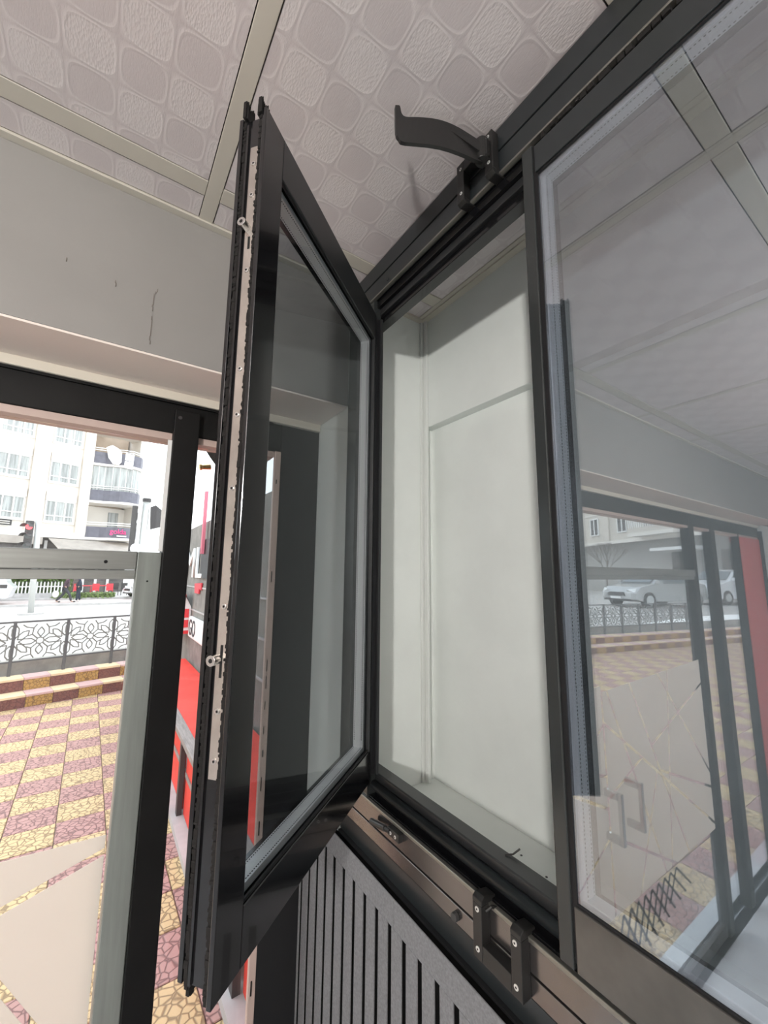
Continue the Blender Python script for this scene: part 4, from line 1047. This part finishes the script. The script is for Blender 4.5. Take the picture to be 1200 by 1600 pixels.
hs = thing('house_lantern', (1.2, 7.9, -1.0), 'red and white house-shaped lantern on the grey side wall', 'lantern')
MB().prism([(1.10, 8.25, -.95), (1.29, 8.25, -.95), (1.29, 8.25, -.56), (1.195, 8.25, -.40), (1.10, 8.25, -.56)], (0, -.65, 0)).build('lantern_body', 'white', hs)
MB().prism([(1.06, 8.28, -.58), (1.195, 8.28, -.36), (1.195, 8.28, -.395), (1.085, 8.28, -.585)], (0, -.72, 0)).build('roof_slope', 'red', hs)
MB().prism([(1.33 - .04, 8.28, -.58), (1.195, 8.28, -.36), (1.195, 8.28, -.395), (1.275, 8.28, -.545)], (0, -.72, 0)).build('roof_slope', 'darksteel', hs)
for (z0, z1) in ((-.9, -.78), (-.74, -.60)): B(1.13, 1.26, 7.589, 7.599, z0, z1).build('lantern_window', 'red', hs)
for y in (7.7, 7.95): B(1.093, 1.099, y, y + .15, -.86, -.64).build('lantern_window', 'red', hs)
B(1.08, 1.29, 7.57, 8.28, -1.0, -.951).build('lantern_base', 'red', hs)
gs = thing('letter_sign', (1.28, 7.0, -1.0), 'white sign with dark letter G below the black roofed lantern', 'sign')
B(1.24, 1.298, 6.3, 7.42, -1.02, -.70).build('sign_board', 'whitesign', gs, bevel=.02)
text('letters', 'GO', 'blacksign', gs, (1.236, 7.36, -.97), (math.pi / 2, 0, -math.pi / 2), .34, .004)
ea = thing('folding_trestle', (1.15, 8.7, -1.396), 'small red wooden trestle standing at the far end of the stall', 'trestle')
for (a, b) in (((1.05, 9.2, ZG), (1.18, 8.9, -.90)), ((1.28, 9.2, ZG), (1.18, 8.9, -.90)), ((1.05, 8.5, ZG), (1.18, 8.9, -.90)), ((1.05, 9.1, -1.2), (1.05, 8.6, -1.2)), ((1.12, 9.05, -1.05), (1.12, 8.75, -1.05))):
    MB().cyl(a, b, .03, 6).build('trestle_bar', 'redcafe', ea)

# outdoor lamp over the right bay
M['shade'] = mat('greyish_white_shade', (.17, .155, .14), .5)
ol = thing('outdoor_lamp', (.22, 1.30, .30), 'white curved outdoor lamp shade with brass fitting behind the shop glass', 'lamp')
m = MB(); n_ = 12; vs = []; fs = []
for i in range(n_ + 1):
    t_ = i / n_; z = .49 - .19 * t_; off = .055 * math.sin(math.pi * min(1, t_ * .95 + .05)); wd = .045 * math.sin(math.pi * (t_ * .85 + .12)) + .006
    vs += [(.255 - off, 1.24, z), (.262 - off + wd, 1.24 + wd * .4, z), (.258 - off, 1.245, z), (.262 - off + wd, 1.246 + wd * .4, z + .002)]
for i in range(n_):
    a = i * 4; b = a + 4; fs += [(a, b, b + 1, a + 1), (a + 2, a + 3, b + 3, b + 2), (a, a + 2, b + 2, b), (a + 1, b + 1, b + 3, a + 3)]
m.add(vs, fs); m.build('curved_shade', 'shade', ol, smooth=True)
MB().cyl((.235, 1.25, .305), (.212, 1.25, .301), .008, 14, .007).build('brass_socket', 'brass', ol)
MB().cyl((.211, 1.25, .301), (.205, 1.25, .300), .009, 14).build('brass_ring', 'brass', ol)
MB().cyl((.25, 1.25, .49), (.27, 1.222, .43), .008, 10).build('bracket_arm', 'darksteel', ol)

# --- building B to the left (seen in the reflecting pane)
BO = Vector((-35.2, 21.25, 0)); BD = Vector((-.433, .901, 0)); BN = Vector((.901, .433, 0)) * 1.0
def FB(s, d, z): p = BO + BD * s + BN * d; return (p.x, p.y, z)
def BB(s0, s1, d0, d1, z0, z1): return MB(FB).box(s0, s1, d0, d1, z0, z1)
bB = thing('corner_building', FB(-6, -3, -1.4), 'beige corner building with white balcony rails, reflected in the dark pane', 'building')
BB(-26, 4, -8, 0, 2.72, 12).build('upper_wall', 'facadeB', bB)
BB(-26, 4, -8, -1.0, -1.6, 2.71).build('ground_floor_wall', 'facadeBd', bB)
BB(-26, 4, .001, .12, 2.6, 2.85).build('string_course', 'shutter', bB)
BB(-26, 4, .001, .06, 5.15, 5.27).build('string_course', 'shutter', bB)
BB(-4.45, -3.85, .001, .15, 2.86, 12).build('pilaster', 'pilaster', bB)
for z0 in (3.42, 6.2, 8.9):
    for s1 in (.7, -2.05, -5.35, -13.5, -16.5, -19.5):
        s0 = s1 - 1.08; f = MB(FB)
        f.box(s0, s1, 0, .1, z0, z0 + .09); f.box(s0, s1, 0, .1, z0 + 1.4, z0 + 1.5)
        for e in (s0, (s0 + s1) / 2 - .04, s1 - .09): f.box(e, e + .09, 0, .1, z0 + .09, z0 + 1.4)
        fo = f.build('window_frame', 'winframe', bB)
        BB(s0 + .09, (s0 + s1) / 2 - .04, .01, .03, z0 + .09, z0 + 1.4).build('pane', 'shopdark', fo); BB((s0 + s1) / 2 + .05, s1 - .09, .01, .03, z0 + .09, z0 + 1.4).build('pane', 'shopdark', fo)
for z0 in (2.85, 5.6, 8.4):
    BB(-11.8, -7.8, .001, 1.2, z0, z0 + .25).build('balcony_slab', 'shutter', bB)
    BB(-11.8, -7.8, 1.1, 1.2, z0 + .25, z0 + .6).build('balcony_parapet', 'facadeB', bB)
    BB(-11.8, -7.8, 1.1, 1.18, z0 + 1.25, z0 + 1.33).build('balcony_handrail', 'winframe', bB)
    b_ = MB(FB)
    for k in range(20): b_.box(-11.75 + k * .2, -11.67 + k * .2, 1.12, 1.17, z0 + .6, z0 + 1.25)
    b_.build('balusters', 'winframe', bB)
    BB(-11.5, -8.1, .001, .03, z0 + .3, z0 + 2.3).build('balcony_door', 'shopdark', bB)
for s0 in (-10.9, -14.5, -18): BB(s0, s0 + 1.6, -.999, -.9, -.4, 1.7).build('shop_window', 'shopdark', bB)
BB(-12.5, -9.3, -.999, .8, 1.75, 1.95).build('shop_canopy', 'white', bB)
ss = thing('shop_sign', FB(-17, 0, 1.9), 'white shop sign with a red upper band on the corner building, in the reflection', 'sign')
BB(-18.5, -15.5, -.7, -.55, .2, 1.0).build('sign_board', 'whitesign', ss); BB(-16.2, -14.6, .2, .3, 2.0, 2.5).build('red_band', 'redcafe', ss)
for k in range(4): BB(-17.9 + k * .5, -17.6 + k * .5, -.549, -.53, .45, .78).build('dark_mark', 'blacksign', ss)

cf = thing('conifer_tree', (-29.5, 20.0, -1.4), 'dark conifer in front of the corner building, in the reflection', 'tree')
MB().cyl((-29.5, 20, -1.4), (-29.5, 20, 2.6), .12, 8, .03).build('trunk', 'bark', cf)
def con(r):
    z = r.random(); a = r.uniform(0, 6.28); R_ = (1 - z) * 1.5 * (.35 + .65 * ((z * 9) % 1)) + .05; R_ *= math.sqrt(r.random()); return (-29.5 + R_ * math.cos(a), 20 + R_ * math.sin(a), -.7 + z * 3.9)
leaf_cloud('needles', 'leafd', cf, con, 5000, .13, 3)['kind'] = 'stuff'
bt = thing('bare_tree', (-27.5, 14.8, -1.4), 'leafless tree with thin branches before the corner building, in the reflection', 'tree')
rb = random.Random(4); tm = MB(); tk = MB()
tk.cyl((-27.5, 14.8, -1.4), (-27.5, 14.8, .1), .09, 8, .06)
def branch(p, d, L, r, dep):
    q = p + d * L; tm.cyl(p, q, r, 5, r * .6, False)
    if dep:
        for _ in range(3): branch(q, (d + Vector((rb.uniform(-.6, .6), rb.uniform(-.6, .6), rb.uniform(-.1, .5)))).normalized(), L * .72, r * .6, dep - 1)
for _ in range(5): branch(Vector((-27.5, 14.8, .1)), Vector((rb.uniform(-.6, .6), rb.uniform(-.6, .6), 1)).normalized(), .8, .04, 4)
tk.build('trunk', 'bark', bt); tag(tm.build('branches', 'bark', bt), kind='stuff')

# ------------------------------------------------------------------ lift everything so the street pavement lies at world z = 0
for o in list(SC.objects):
    if o.parent is None: o.location.z += UP
